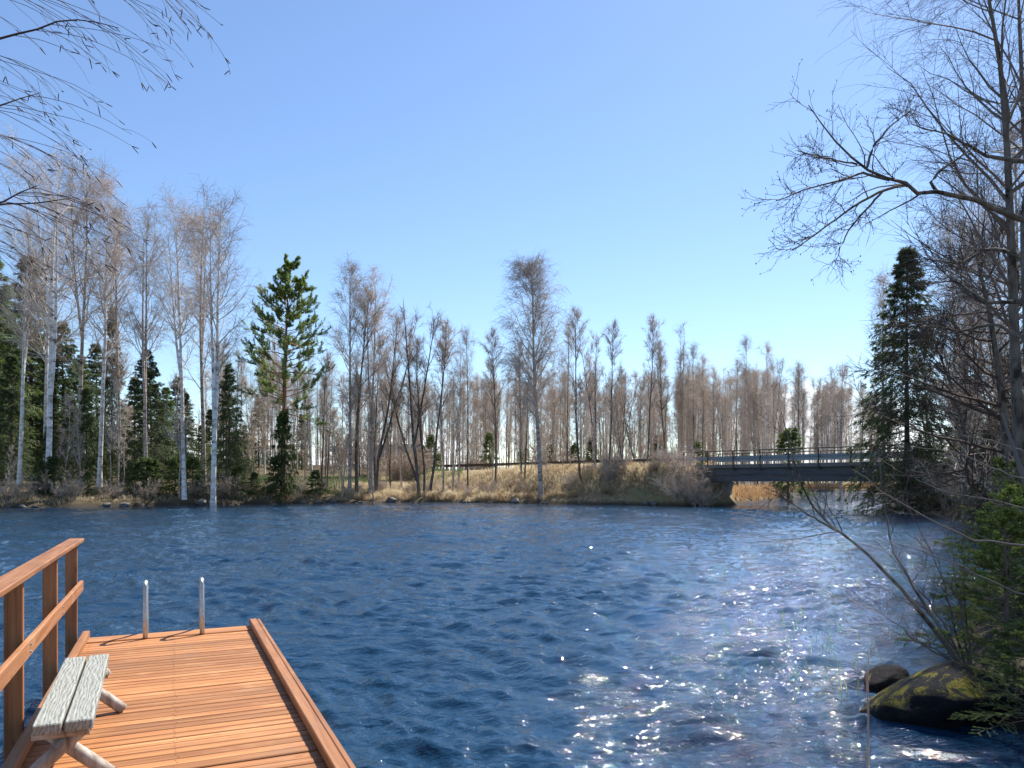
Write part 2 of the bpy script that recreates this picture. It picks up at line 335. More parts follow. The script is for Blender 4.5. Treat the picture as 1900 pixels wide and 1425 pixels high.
def height(x, y):
    x = np.asarray(x, float); y = np.asarray(y, float)
    sd = sdist(x + 0.35 * np.sin(y * 1.7 + x), y + 0.35 * np.sin(x * 1.9))
    far = smooth(35, 55, y)
    hb = 0.42 * (1 - np.exp(-np.maximum(sd, 0) / 0.5)) + (0.9 + 1.5 * far) * (1 - np.exp(-np.maximum(sd, 0) / 12)) + 0.25 * lumps(x, y, 0.5, 3) * smooth(0.5, 4, sd)
    hb = hb + 2.5 * smooth(15, 60, sd) * smooth(0, -40, x) * far
    q = (x - B0[0]) * BN[0] + (y - B0[1]) * BN[1]; dr = np.abs(q - 2.6)
    wgt = smooth(8.6, 3.3, dr) * smooth(0.0, 2.6, sd)
    hb = hb * (1 - wgt) + 3.42 * wgt
    return np.where(sd > 0, hb, np.maximum(-1.5, sd * 0.5 - 0.02))
def hz(x, y): return float(height(np.array([x]), np.array([y]))[0])

n = 330; t = np.linspace(-1, 1, n); g = 30 * np.sinh(4.0 * t)
GX, GY = np.meshgrid(g + 5, g + 62); GZ = height(GX, GY)
ii = (np.arange(n - 1)[:, None] * n + np.arange(n - 1)[None]).ravel()
ground = obj('ground', mesh('ground', np.stack([GX, GY, GZ], -1).reshape(-1, 3), np.stack([ii, ii + 1, ii + n + 1, ii + n], -1), M_ground, True)); tag(ground, kind='structure')

# ------------------------------------------------------------------ water
rng = np.random.default_rng(7)
nr, nc = 780, 640
D = np.exp(np.linspace(math.log(2.0), math.log(205), nr))
sc = np.linspace(-0.95, 0.95, nc)
WX = sc[None] * (D[:, None] + 5.0); WY = np.repeat(D[:, None], nc, 1)
cell = np.maximum(np.gradient(D)[:, None], 1.9 / nc * (D[:, None] + 5)) * np.ones((1, nc))
WZ = np.zeros_like(WX)
wx = WX + 0.9 * np.sin(WY * 0.35 + 0.2 * WX) + 0.35 * np.sin(WX * 0.9 + 1.3 * WY); wy = WY + 0.8 * np.sin(WX * 0.3 + 1.0) + 0.3 * np.sin(WX * 1.1 - 0.7 * WY)
wsd = -sdist(WX, WY)                                     # distance from the banks
calm = smooth(0.2, 16, wsd) * 0.75 + 0.25
calm = np.where(WY < 32, smooth(-0.5, 2.0, wsd) * 0.6 + 0.4, calm)
calm = calm * (1 - 0.25 * smooth(-6, 3, (WX - B0[0]) * BN[0] + (WY - B0[1]) * BN[1]))      # still pool above the bridge
env = (0.95 + 0.5 * lumps(WX * 0.6, WY * 1.4, 0.5, 11)) * calm
for i in range(90):
    lam = 0.065 * (1.0 / 0.065) ** (i / 89.0)
    a = R_(-12) + rng.normal(0, 0.6) + (np.pi / 2)       # crests roughly across the view, with the current
    k = 2 * np.pi / lam; ph = rng.uniform(0, 6.28)
    amp = 0.0148 * lam ** 0.90
    fade = smooth(1.9, 3.0, lam / cell)
    th = (wx * np.cos(a) + wy * np.sin(a)) * k + ph
    grp = 0.55 + 0.45 * np.sin(th * 0.13 + (wx * np.sin(a) - wy * np.cos(a)) * k * 0.21 + ph * 3)      # wave groups, so crests are short
    WZ += amp * fade * grp * (1.0 - 2.0 * np.abs(np.sin(th / 2)) ** 1.15) * env
# riffle lines: broken chop where the current runs over stones
rif = np.zeros_like(WX)
for q, (y0, amp_y, wid_y, str_) in enumerate([(16.5, 0.8, 0.5, 1.0), (18.0, 0.6, 0.35, 0.8), (10.5, 0.5, 0.25, 0.45), (22.5, 1.0, 0.6, 0.7), (29, 1.4, 0.9, 0.9), (36, 1.6, 1.2, 0.9), (45, 2.0, 2.0, 1.0), (55, 2.2, 2.5, 0.8), (13, 0.7, 0.4, 0.5)]):
    yc = y0 + amp_y * np.sin(WX * 0.35 / (1 + y0 / 25) + q * 2.1) + 0.35 * amp_y * np.sin(WX * 1.1 + q) - 0.05 * WX
    rif = np.maximum(rif, str_ * np.exp(-((WY - yc) / wid_y) ** 2) * np.clip(lumps(WX * 1.6, WY * 0.4, 0.7, 40 + q) * 2.2 + 0.35, 0, 1))
rif = np.maximum(rif, 0.35 * np.clip(lumps(WX * 1.2, WY * 2.0, 0.9, 77) * 3.0 - 0.9, 0, 1))
WZ += rif * rng.normal(0, 1, WX.shape) * np.minimum(cell, 0.22) * 0.30 * np.clip(wsd, 0, 1)


ii = (np.arange(nr - 1)[:, None] * nc + np.arange(nc - 1)[None]).ravel()
water = obj('water', mesh('water', np.stack([WX, WY, WZ], -1).reshape(-1, 3), np.stack([ii, ii + 1, ii + nc + 1, ii + nc], -1), M_water, True)); tag(water, kind='structure')

# ------------------------------------------------------------------ road and bridge
road_rot = (0, 0, math.atan2(BD[1], BD[0]))
def road_box(name, x0, x1, y0, y1, z0, z1, mat, parent=None, bev=0): return obj(name, mesh(name, *box(x0, x1, y0, y1, z0, z1, bev), mat), parent)
rd = road_box('road', -170, -0.6, 0.6, 4.6, 3.2, 3.46, M_asph); rd.location = (B0[0], B0[1], 0); rd.rotation_euler = road_rot; tag(rd, kind='structure')
rd = road_box('road', 18.1, 130, 0.6, 4.6, 3.2, 3.46, M_asph); rd.location = (B0[0], B0[1], 0); rd.rotation_euler = road_rot; tag(rd, kind='structure')
br = obj('road_bridge', None, None, (B0[0], B0[1], 0), road_rot); tag(br, 'short steel and concrete road bridge crossing the river', 'bridge')
road_box('deck_slab', -0.5, 18, -0.18, 5.38, 3.18, 3.5, M_conc, br, 0.02)
for y in (0.12, 1.8, 3.4, 5.08):
    V, F = join([box(-0.2, 17.7, y - 0.02, y + 0.02, 2.14, 3.178), box(-0.2, 17.7, y - 0.17, y + 0.17, 2.08, 2.139), box(-0.2, 17.7, y - 0.13, y - 0.021, 2.62, 2.66)])
    obj('girder', mesh('girder', V, F, M_steel), br)
for x0, x1, sgn in ((-2.2, -0.35, 1), (17.2, 19.2, -1)):
    V = np.array([(x0 if sgn > 0 else x1, y, z) for y in (-0.3, 5.5) for z in (-0.6, 3.15)] + [((x1 if sgn > 0 else x0) + sgn * dx, y, z) for y in (-0.3, 5.5) for z, dx in ((-0.6, -0.55), (2.06, 0.25))], float)
    V = np.array([(x0 if sgn > 0 else x1, -0.3, -0.6), (x0 if sgn > 0 else x1, 5.5, -0.6), (x0 if sgn > 0 else x1, 5.5, 3.1), (x0 if sgn > 0 else x1, -0.3, 3.1),
                  ((x1 if sgn > 0 else x0) - sgn * 0.5, -0.3, -0.6), ((x1 if sgn > 0 else x0) - sgn * 0.5, 5.5, -0.6), ((x1 if sgn > 0 else x0) + sgn * 0.35, 5.5, 2.06), ((x1 if sgn > 0 else x0) + sgn * 0.35, -0.3, 2.06)], float)
    F = np.array([(0, 3, 2, 1), (4, 5, 6, 7), (0, 4, 7, 3), (1, 2, 6, 5), (3, 7, 6, 2), (0, 1, 5, 4)])
    obj('abutment', mesh('abutment', V, F, M_conc), br)
def wbeam(x0, x1, z, y, s=-1):
    prof = [(0, 0.155), (-0.05, 0.12), (-0.05, 0.06), (0, 0.02), (0, -0.02), (-0.05, -0.06), (-0.05, -0.12), (0, -0.155)]
    V = np.array([(x, y + a * -s, z + b) for x in (x0, x1) for a, b in prof], float); k = len(prof); i = np.arange(k - 1)
    return V, np.stack([i, i + 1, i + k + 1, i + k], -1)
for y, s in ((-0.24, 1), (5.44, -1)):
    for k in range(9):
        x = -1.55 + 2.4 * k
        V, F = join([box(x - 0.04, x + 0.04, y - 0.04, y + 0.04, 2.95, 4.60), box(x - 0.09, x + 0.09, y + (0.041 if s > 0 else -0.12), y + (0.12 if s > 0 else -0.041), 3.0, 3.25)])
        obj('post', mesh('post', V, F, M_post), br)
    obj('top_rail', mesh('top_rail', *tubes([[(x, y, 4.63) for x in (-1.8, 5, 12, 17.9)]], [[0.045] * 4], 8, True), M_post), br)
    obj('guard_beam', mesh('guard_beam', *wbeam(-1.8, 17.9, 4.02, y + (0.09 if s > 0 else -0.09), 1 if s > 0 else -1), M_railm), br)
gr = obj('guard_rail', None, None, (B0[0], B0[1], 0), road_rot); tag(gr, 'dark low guard rail on posts beside the road on the grassy bank', 'guard rail')
obj('guard_beam', mesh('guard_beam', *wbeam(-36, -1.9, 4.0, -0.1, 1), M_post), gr)
for k in range(10):
    x = -35.6 + 3.7 * k; road_box('post', x - 0.06, x + 0.06, -0.04, 0.10, 3.0, 4.17, M_post, gr)

# ------------------------------------------------------------------ dock
DA = math.atan2(632, 1372)                 # dock axis turns left of the view
a_ = np.array([-math.sin(DA), math.cos(DA)]); p_ = np.array([math.cos(DA), math.sin(DA)])
DZ = 0.45
dock = obj('dock', None, None, (0, 0, 0), (0, 0, DA)); tag(dock, 'red-brown stained timber dock with a handrail along one side', 'dock')
# dock space: x = across (right), y = along (outwards)
rng = np.random.default_rng(5)
V, F = box(-0.805, 0.805, -0.0412, 0.0412, -0.028, 0, 0.004)
plank_me = [mesh('plank', V + np.array([0, 0, 0]), F, M_deck) for _ in range(1)][0]
U_END = 8.42
y = U_END - 0.25 - 0.048
k = 0
def rotmesh(V): return np.stack([V[:, 1], -V[:, 0], V[:, 2]], -1)
# planks are modelled along local x so the grain runs lengthwise
nails = []
while y > -2.2:
    o = obj('plank', plank_me, dock, (0.02 + rng.normal(0, 0.004), y, DZ + rng.normal(0, 0.0012)), (rng.normal(0, 0.008), 0, rng.normal(0, 0.0010) + (math.pi if k % 2 else 0)))
    for v in (-0.70, 0.02, 0.72):
        for s in (-0.022, 0.022): nails.append((v + rng.normal(0, 0.008), y + s + rng.normal(0, 0.003), DZ + 0.0025))
    y -= 0.0952; k += 1
obj('end_board', mesh('end_board', *box(-0.82, 0.80, -0.122, 0.122, -0.03, 0.006, 0.006), M_deck), dock, (0.0, U_END - 0.125, DZ + 0.004))
nails = np.array(nails); a = np.arange(6) * np.pi / 3
NV = nails[:, None] + np.stack([np.cos(a) * 0.0045, np.sin(a) * 0.0045, a * 0], -1)[None]
o = obj('nail_heads', mesh('nail_heads', NV.reshape(-1, 3), np.arange(len(nails) * 6).reshape(-1, 6), M_nail), dock); o['kind'] = 'stuff'
def along(name, x0, x1, y0, y1, z0, z1, mat, bev=0.006):     # long timbers: modelled along x, turned onto the dock axis
    V, F = box(-(y1 - y0) / 2, (y1 - y0) / 2, -(x1 - x0) / 2, (x1 - x0) / 2, z0, z1, bev)
    return obj(name, mesh(name, V, F, mat), dock, ((x0 + x1) / 2, (y0 + y1) / 2, DZ), (0, 0, math.pi / 2))
along('kerb_rail', 0.765, 0.835, -2.2, U_END + 0.03, 0.012, 0.075, M_rail); along('kerb_rail', 0.838, 0.872, -2.2, U_END + 0.01, -0.14, 0.072, M_rail)
along('kerb_rail', -0.80, -0.735, -2.2, U_END + 0.03, 0.012, 0.075, M_rail)
along('stringer', -0.828, -0.790, -2.2, U_END - 0.02, -0.17, -0.032, M_rail); along('stringer', 0.70, 0.76, -2.2, U_END - 0.02, -0.17, -0.032, M_rail); along('stringer', -0.03, 0.03, -2.2, U_END - 0.02, -0.17, -0.032, M_rail)
for yy in (U_END - 0.3, 5.2, 2.0, -1.2):
    for xx in (-0.6, 0.62): obj('pile', mesh('pile', *tubes([[(xx, yy, -1.6), (xx, yy, DZ - 0.172)]], [[0.07, 0.07]], 10, True), M_rail), dock)
for yy in (U_END - 0.12, 6.92, 5.42, 3.9, 2.4, 0.9, -0.6):
    V, F = box(-0.75, 0.75, -0.024, 0.024, -0.05, 0.05, 0.004)
    obj('post', mesh('post', V, F, M_rail), dock, (-0.881, yy, DZ + 0.21), (0, -math.pi / 2, 0))
M_bolt = M_galv
for yy in (U_END - 0.12, 6.92, 5.42, 3.9, 2.4, 0.9):
    for zz in (0.50, 0.545): obj('bolt', mesh('bolt', *tubes([[(-0.796, yy, DZ + zz), (-0.786, yy, DZ + zz)]], [[0.008, 0.007]], 8, True), M_bolt), dock)
along('top_rail', -0.915, -0.785, -2.2, U_END + 0.02, 0.962, 0.998, M_rail)
along('lower_rail', -0.828, -0.795, -2.2, U_END + 0.06, 0.47, 0.575, M_rail)

# ladder at the dock's end
lad = obj('swim_ladder', None, None, (0, 0, 0), (0, 0, DA)); tag(lad, 'galvanised swim ladder with two bare handles at the end of the dock', 'ladder')
for v in (-0.235, 0.285):
    pts = [(v, 8.17, DZ + 0.01), (v, 8.19, DZ + 0.2), (v, 8.23, DZ + 0.46)]
    for q in range(8):
        th = math.pi * q / 7; pts.append((v, 8.305 - 0.07 * math.cos(th), DZ + 0.47 + 0.075 * math.sin(th)))
    pts += [(v, 8.40, DZ + 0.30), (v, 8.50, DZ + 0.1), (v, 8.53, -0.1), (v, 8.55, -0.9)]
    hdl = obj('handle', mesh('handle', *tubes([pts], [[0.0225] * len(pts)], 12, True), M_galv, True), lad)
for z in (0.12, -0.16, -0.44, -0.72): obj('rung', mesh('rung', *tubes([[(-0.235, 8.54, z), (0.285, 8.54, z)]], [[0.018, 0.018]], 10, True), M_galv, True), lad)

# bench
bn = obj('bench', None, None, (0, 0, 0), (0, 0, DA)); tag(bn, 'low weathered grey plank bench with crossed pole legs on the dock', 'bench')
bc = 5.02; bl = 1.56; SEAT = DZ + 0.365
for v, dy in ((-0.128 / 2 - 0.004, 0.0), (0.128 / 2 + 0.004, 0.012)):
    rngb = np.random.default_rng(int(900 + v * 1000)); 
    V, F = box(-bl / 2, bl / 2, -0.062, 0.062, -0.052, 0, 0.006)
    o = obj('seat_plank', mesh('seat_plank', V, F, M_grey), bn, (-0.505 + v, bc + dy, SEAT), (0, 0, math.pi / 2 + 0.022))
for yy in (bc - 0.60, bc + 0.60):
    for s in (-1, 1):
        top = np.array([-0.505 - s * 0.12, yy + s * 0.032, SEAT - 0.056]); bot = np.array([-0.505 + s * 0.21, yy + s * 0.032, DZ + 0.012])
        pts = [top + (bot - top) * q for q in (0, 0.35, 0.7, 1)]
        obj('leg', mesh('leg', *tubes([pts], [[0.034, 0.035, 0.036, 0.035]], 10, True), M_pole, True), bn)
    obj('cross_bar', mesh('cross_bar', *tubes([[(-0.63, yy - 0.085, SEAT - 0.078), (-0.38, yy - 0.085, SEAT - 0.078)]], [[0.024, 0.024]], 8, True), M_pole, True), bn)

# ------------------------------------------------------------------ trees: generators
def bare_tree(seed, H, r0, start=0.3, wid=0.17, nl=34, elev=(0.6, 1.05), subs=7, twn=7, droop=-0.9, tw_r=0.006, limb_up=0.5, wander=0.012, forks=(), tlen=0.9, prof='birch', stem=None, tipr=None, sub_noise=0.1, sides=8, tw_ang=(0.3, 1.1)):
    """leafless tree: returns (trunk, limbs, twigs) geometry. forks: [(t, azimuth, lean)] extra leading stems"""
    rng = np.random.default_rng(seed)
    k = 16
    if stem is None:
        st = sweep(np.array([[0, 0, 0.]]), np.array([[0, 0, 1.]]), np.array([H]), k, 0.25, wander, rng)
        st[0, :, :2] -= 0
    else: st = np.array(stem, float)[None]; k = st.shape[1]
    t = np.linspace(0, 1, k); rad = (r0 * (1 - t) ** 0.85 + 0.012)[None]; rad[0, 0] *= 1.25
    stems, rads = [st], [rad]
    for (ft, az, lean) in forks:
        i = int(ft * (k - 1)); d = np.array([[math.cos(az) * lean, math.sin(az) * lean, 1.0]])
        s2 = sweep(st[:, i], d, np.array([H * (1 - ft) * rng.uniform(0.88, 1.0)]), k, 0.9, wander, rng)
        stems.append(s2); rads.append((rad[0, i] * 0.8 * (1 - t) ** 0.85 + 0.010)[None])
    SP, SR = np.concatenate(stems), np.concatenate(rads)
    # limbs
    ns = len(SP); per = max(6, nl // ns)
    S0, d, r, tt, pi = kids(SP, SR, per, 0.0, 1.0, 0.5, 0.9, rng)
    tt = rng.uniform(start, 0.985, len(S0)) ** 0.92; tt = np.where(pi > 0, 0.12 + 0.87 * (tt - start) / (1 - start), tt)
    f = tt * (k - 1.001); i = f.astype(int); f = (f - i)[:, None]
    S0 = SP[pi, i] * (1 - f) + SP[pi, i + 1] * f; r = SR[pi, i]
    az = rng.uniform(0, 6.283, len(S0)); el = rng.uniform(elev[0], elev[1], len(S0)) + 0.25 * (tt - 0.6)
    d = np.stack([np.cos(az) * np.cos(el), np.sin(az) * np.cos(el), np.sin(el)], -1)
    hh = np.clip((S0[:, 2] / H - start) / (1 - start), 0, 1)
    if prof == 'birch': Ls = H * wid * (0.35 + 0.9 * np.sin(np.pi * np.clip(hh * 0.80 + 0.16, 0, 1)))
    else: Ls = H * wid * (0.5 + 0.8 * (1 - hh))
    Ls = Ls * rng.uniform(0.65, 1.25, len(S0))
    LP = sweep(S0, d, Ls, 7, limb_up, 0.09 if prof == 'birch' else 0.14, rng)
    lr = np.minimum(r * 0.5, 0.006 + Ls * 0.012); LR = taper(lr, max(tw_r, 0.004), 7)
    # secondary branches
    S0, d, r, t2, pi = kids(LP, LR, subs, 0.18, 1.0, 0.35, 0.85, rng, 0.2, 0.1)
    L2 = Ls[pi] * rng.uniform(0.22, 0.5, len(S0)) * (1.15 - 0.5 * t2)
    BP = sweep(S0, d, L2, 5, droop * 0.35, sub_noise, rng); BR = taper(np.maximum(r * 0.55, tw_r), tw_r, 5)
    # twigs
    S0, d, r, t3, pi = kids(BP, BR, twn, 0.1, 1.0, tw_ang[0], tw_ang[1], rng)
    TP = sweep(S0, d, tlen * rng.uniform(0.4, 1.2, len(S0)), 4, droop, 0.12, rng)
    TR = taper(np.full(len(S0), tw_r), tw_r * 0.5, 4)
    # twigs straight on the stem tops
    S0, d, r, t4, pi = kids(SP, SR, 16, 0.7, 1.0, 0.2, 0.7, rng)
    UP = sweep(S0, d, tlen * rng.uniform(0.4, 1.1, len(S0)), 4, droop * 0.3, 0.1, rng); UR = taper(np.full(len(S0), tw_r), tw_r * 0.5, 4)
    return tubes(SP, SR, sides), join([tubes(LP, LR, 4), tubes(BP, BR, 3)]), tubes(np.concatenate([TP, UP]), np.concatenate([TR, UR]), 3), TP
def bare_meshes(name, mt, ml, mw, **kw):
    a, b, c, _ = bare_tree(**kw)
    return [('trunk', mesh(name + '_trunk', a[0], a[1], mt, True)), ('limbs', mesh(name + '_limbs', b[0], b[1], ml)), ('twigs', mesh(name + '_twigs', c[0], c[1], mw))]
def tris_at(C, A, B, wdt):
    """leaf-like triangles/quads from C along A (n,3) with side B (n,3) half width wdt"""
    V = np.stack([C - B * wdt * 0.45, C + A * 0.55 - B * wdt, C + A, C + A * 0.55 + B * wdt], 1)
    return V.reshape(-1, 3), np.arange(len(C) * 4).reshape(-1, 4)
def spruce(seed, H, wid, nb=90, bl=9, sp=10, start=0.06, spray=0.34, width=0.045, ragged=0.25, droop=-0.25):
    rng = np.random.default_rng(seed); k = 10
    st = sweep(np.array([[0, 0, 0.]]), np.array([[0, 0, 1.]]), np.array([H]), k, 0.3, 0.004, rng)
    t = np.linspace(0, 1, k); SR = (H * 0.011 * (1 - t) + 0.012)[None]
    tt = start + (1 - start) * np.sort(rng.uniform(0, 1, nb)) ** 0.9; tt = np.minimum(tt, 0.985)
    f = tt * (k - 1.001); i = f.astype(int); f = (f - i)[:, None]
    S0 = st[0, i] * (1 - f) + st[0, i + 1] * f; az = np.arange(nb) * 2.39996 + rng.normal(0, 0.3, nb)
    el = -0.25 + 0.9 * tt ** 2 + rng.normal(0, 0.08, nb)
    d = np.stack([np.cos(az) * np.cos(el), np.sin(az) * np.cos(el), np.sin(el)], -1)
    Ls = wid * (1 - tt) ** 0.8 * (1 - ragged + 2 * ragged * rng.random(nb)) + 0.18
    BP = sweep(S0, d, Ls, 6, droop, 0.05, rng); BP[:, 4:, 2] += (Ls * 0.03)[:, None]; BR = taper(0.006 + Ls * 0.008, 0.004, 6)
    S1, d1, r1, t1, pi = kids(BP, BR, bl, 0.15, 1.0, 0.5, 1.1, rng, 0.75, -0.25)
    L1 = np.maximum(Ls[pi] * (1.05 - 0.75 * t1) * 0.45, 0.15) * rng.uniform(0.6, 1.2, len(S1))
    QP = sweep(S1, d1, L1, 4, -0.45, 0.08, rng); QR = taper(np.full(len(S1), 0.006), 0.003, 4)
    allP = np.concatenate([QP]); 
    S2, d2, r2, t2, pi2 = kids(allP, QR, sp, 0.0, 1.0, 0.1, 0.9, rng, 0.3, -0.3)
    A = d2 * (spray * rng.uniform(0.5, 1.2, len(S2)))[:, None]
    Bv = nrm(np.cross(A, rng.normal(0, 1, A.shape)))
    fol = tris_at(S2, A, Bv, width)
    S3, d3, r3, t3, pi3 = kids(BP, BR, 8, 0.1, 1.0, 0.1, 0.7, rng, 0.3, -0.1)
    A = d3 * (spray * rng.uniform(0.6, 1.2, len(S3)))[:, None]; fol2 = tris_at(S3, A, nrm(np.cross(A, rng.normal(0, 1, A.shape))), width)
    tip = st[0, -1]; S4 = tip - np.array([0, 0, 1]) * rng.uniform(0, H * 0.05, 40)[:, None]; A = nrm(np.stack([rng.normal(0, 0.5, 40), rng.normal(0, 0.5, 40), np.full(40, 0.8)], -1)) * spray * 0.7
    fol3 = tris_at(S4, A, nrm(np.cross(A, rng.normal(0, 1, A.shape))), width * 0.7)
    return join([tubes(st, SR, 7)]), join([tubes(BP, BR, 3), tubes(QP, QR, 3)]), join([fol, fol2, fol3])
def spruce_meshes(name, mn, **kw):
    a, b, c = spruce(**kw)
    return [('trunk', mesh(name + '_trunk', a[0], a[1], M_strunk, True)), ('branches', mesh(name + '_branches', b[0], b[1], M_strunk)), ('crown', mesh(name + '_needles', c[0], c[1], mn))]
def pine_meshes(name, seed, H, **kw):
    rng = np.random.default_rng(seed); k = 14
    st = sweep(np.array([[0, 0, 0.]]), np.array([[0, 0, 1.]]), np.array([H]), k, 0.3, 0.012, rng); t = np.linspace(0, 1, k); SR = (H * 0.0105 * (1 - t) ** 0.8 + 0.015)[None]
    nb = 108; tt = 0.33 + 0.66 * np.sort(rng.uniform(0, 1, nb)) ** 0.7; f = tt * (k - 1.001); i = f.astype(int); f = (f - i)[:, None]
    S0 = st[0, i] * (1 - f) + st[0, i + 1] * f; az = np.arange(nb) * 2.39996 + rng.normal(0, 0.5, nb); el = 0.0 + 0.95 * (tt - 0.35) + rng.normal(0, 0.12, nb)
    d = np.stack([np.cos(az) * np.cos(el), np.sin(az) * np.cos(el), np.sin(el)], -1)
    Ls = H * 0.185 * np.clip(1.25 - tt, 0.2, 0.72) / 0.72 * rng.uniform(0.55, 1.2, nb) + 0.3; Ls = np.where(tt > 0.9, Ls * 0.55, Ls)
    BP = sweep(S0, d, Ls, 7, 0.35, 0.12, rng); BR = taper(0.012 + Ls * 0.010, 0.008, 7)
    S1, d1, r1, t1, pi = kids(BP, BR, 13, 0.35, 1.0, 0.3, 0.9, rng, 0.6, 0.1)
    QP = sweep(S1, d1, Ls[pi] * rng.uniform(0.12, 0.32, len(S1)), 4, 0.5, 0.12, rng); QR = taper(np.full(len(S1), 0.012), 0.006, 4)
    parts = []
    S2, d2, r2, t2, _ = kids(QP, QR, 54, 0.2, 1.0, 0.2, 1.25, rng, 0, 0.15)
    A = d2 * rng.uniform(0.13, 0.26, len(S2))[:, None]; parts.append(tris_at(S2, A, nrm(np.cross(A, rng.normal(0, 1, A.shape))), 0.024))
    S3, d3, r3, t3, _ = kids(st, SR, 260, 0.86, 1.0, 0.3, 1.1, rng); A = d3 * rng.uniform(0.15, 0.3, len(S3))[:, None]; parts.append(tris_at(S3, A, nrm(np.cross(A, rng.normal(0, 1, A.shape))), 0.024))
    b = join([tubes(BP, BR, 4), tubes(QP, QR, 3)]); c = join(parts); a = tubes(st, SR, 9)
    return [('trunk', mesh(name + '_trunk', a[0], a[1], M_pinebark, True)), ('branches', mesh(name + '_branches', b[0], b[1], M_pinebark)), ('crown', mesh(name + '_needles', c[0], c[1], M_pine))]

def plant(name, parts, x, y, label, cat, group=None, scale=1.0, rz=0.0, lean=(0, 0), dz=-0.08):
    """a tree: an Empty at its foot with its parts"""
    e = obj(name, None, None, (x, y, hz(x, y) + dz), (lean[1], lean[0], rz), scale); tag(e, label, cat, group)
    for nm, me in parts: obj(nm, me, e)
    return e
def stand(name, parts, H0, px, D, top, label, cat='tree', group=None, rz=0.0, lean_px=0, sx=1.0):
    """plant at a photo column and distance so that its top reaches the photo row; lean_px = how far the top leans to the right"""
    x = PX(px, D); z0 = hz(x, D) - 0.08; H = CAM_Z + (HOR - top) / F_PX * D - z0
    e = obj(name, None, None, (x, D, z0)); s = H / H0; e.scale = (s * sx, s * sx, s)
    ln = math.atan2(lean_px / F_PX * D, H)
    e.rotation_euler = (Matrix.Rotation(ln, 3, 'Y') @ Matrix.Rotation(rz, 3, 'Z')).to_euler(); tag(e, label, cat, group)
    for nm, me in parts: obj(nm, me, e)
    return e

# ---- prototypes
tall = [bare_meshes('tall_birch_%d' % i, M_birch, M_limb, M_twig, seed=20 + i, H=25, r0=0.19, start=0.38, wid=0.15, nl=44, subs=9, twn=8, tw_r=0.007, forks=fk, tlen=1.0, droop=-0.7, elev=(0.7, 1.15))
        for i, fk in enumerate([(), ((0.45, 1.0, 0.16),), ((0.3, 4.0, 0.12), (0.55, 2.0, 0.2))])]
mid = [bare_meshes('slender_birch_%d' % i, M_birch2, M_limb, M_twig, seed=40 + i, H=20, r0=0.15, start=0.30, wid=0.145, nl=42, subs=9, twn=8, tw_r=0.007, forks=fk, tlen=0.9, droop=-0.6, elev=(0.75, 1.2))
       for i, fk in enumerate([(), ((0.5, 2.6, 0.14),), ((0.35, 0.3, 0.15),)])]
ald = [bare_meshes('alder_%d' % i, M_alder, M_atwig, M_twig2, seed=60 + i, H=16, r0=0.13, start=0.34, wid=0.13, nl=34, subs=7, twn=8, tw_r=0.009, forks=fk, tlen=0.6, droop=0.1, elev=(0.6, 1.1), wander=0.03, prof='birch')
       for i, fk in enumerate([(), ((0.25, 0.2, 0.25),), ((0.12, 2.8, 0.35), (0.3, 0.5, 0.3))])]
bgb = [bare_meshes('forest_birch_%d' % i, m, M_limb, M_twig2 if i % 2 else M_twig, seed=80 + i, H=17, r0=0.12, start=0.22, wid=0.105, nl=32, subs=7, twn=7, tw_r=0.0062, tlen=0.9, droop=-0.35, elev=(0.85, 1.3), sides=6, forks=fk)
       for i, (m, fk) in enumerate([(M_birch, ()), (M_birch2, ()), (M_birch2, ((0.4, 1, 0.12),)), (M_alder, ()), (M_birch2, ((0.3, 3, 0.15),))])]
sap = [bare_meshes('sapling_%d' % i, M_birch2, M_limb, M_twig2, seed=100 + i, H=8, r0=0.045, start=0.25, wid=0.13, nl=22, subs=5, twn=5, tw_r=0.008, tlen=0.45, droop=-0.1, elev=(0.7, 1.2), wander=0.04, sides=5) for i in range(2)]
def shrub(seed, H, ns, spread, mt, tw_r, subs=6, twn=6, tlen=0.4, nl=9):
    rng = np.random.default_rng(seed); az = rng.uniform(0, 6.283, ns); el = rng.uniform(0.75, 1.4, ns)
    S0 = np.stack([np.cos(az), np.sin(az), az * 0], -1) * (spread * rng.random(ns))[:, None]
    d = np.stack([np.cos(az) * np.cos(el), np.sin(az) * np.cos(el), np.sin(el)], -1); Ln = H * rng.uniform(0.6, 1.1, ns)
    A = sweep(S0, d, Ln, 7, 0.1, 0.10, rng); AR = taper(np.full(ns, 0.006 + H * 0.006), tw_r, 7)
    S1, d1, r, t, pi = kids(A, AR, nl, 0.2, 1, 0.4, 0.9, rng); B = sweep(S1, d1, Ln[pi] * rng.uniform(0.15, 0.4, len(S1)), 5, 0.1, 0.12, rng); BR = taper(np.maximum(r * 0.6, tw_r), tw_r, 5)
    S2, d2, r, t, pi = kids(B, BR, twn, 0.1, 1, 0.4, 1.0, rng); C = sweep(S2, d2, tlen * rng.uniform(0.4, 1.2, len(S2)), 3, 0.0, 0.12, rng); CR = taper(np.full(len(S2), tw_r), tw_r * 0.5, 3)
    a = tubes(A, AR, 5); b = join([tubes(B, BR, 3), tubes(C, CR, 3)])
    return [('stems', mesh('shrub_stems', a[0], a[1], mt[0])), ('twigs', mesh('shrub_twigs', b[0], b[1], mt[1]))]
bush = [shrub(120 + i, 2.6, 16, 0.5, ((M_limb, M_twig2), (M_alder, M_twig2), (M_limb, M_twig))[i], 0.010) for i in range(3)]
spr = [spruce_meshes('spruce_%d' % i, (M_spruce, M_spruceD, M_spruceD)[i], seed=140 + i, H=14, wid=(2.6, 3.3, 2.3)[i], nb=210, bl=11, sp=17, spray=0.25, width=0.019, ragged=0.2) for i in range(3)]
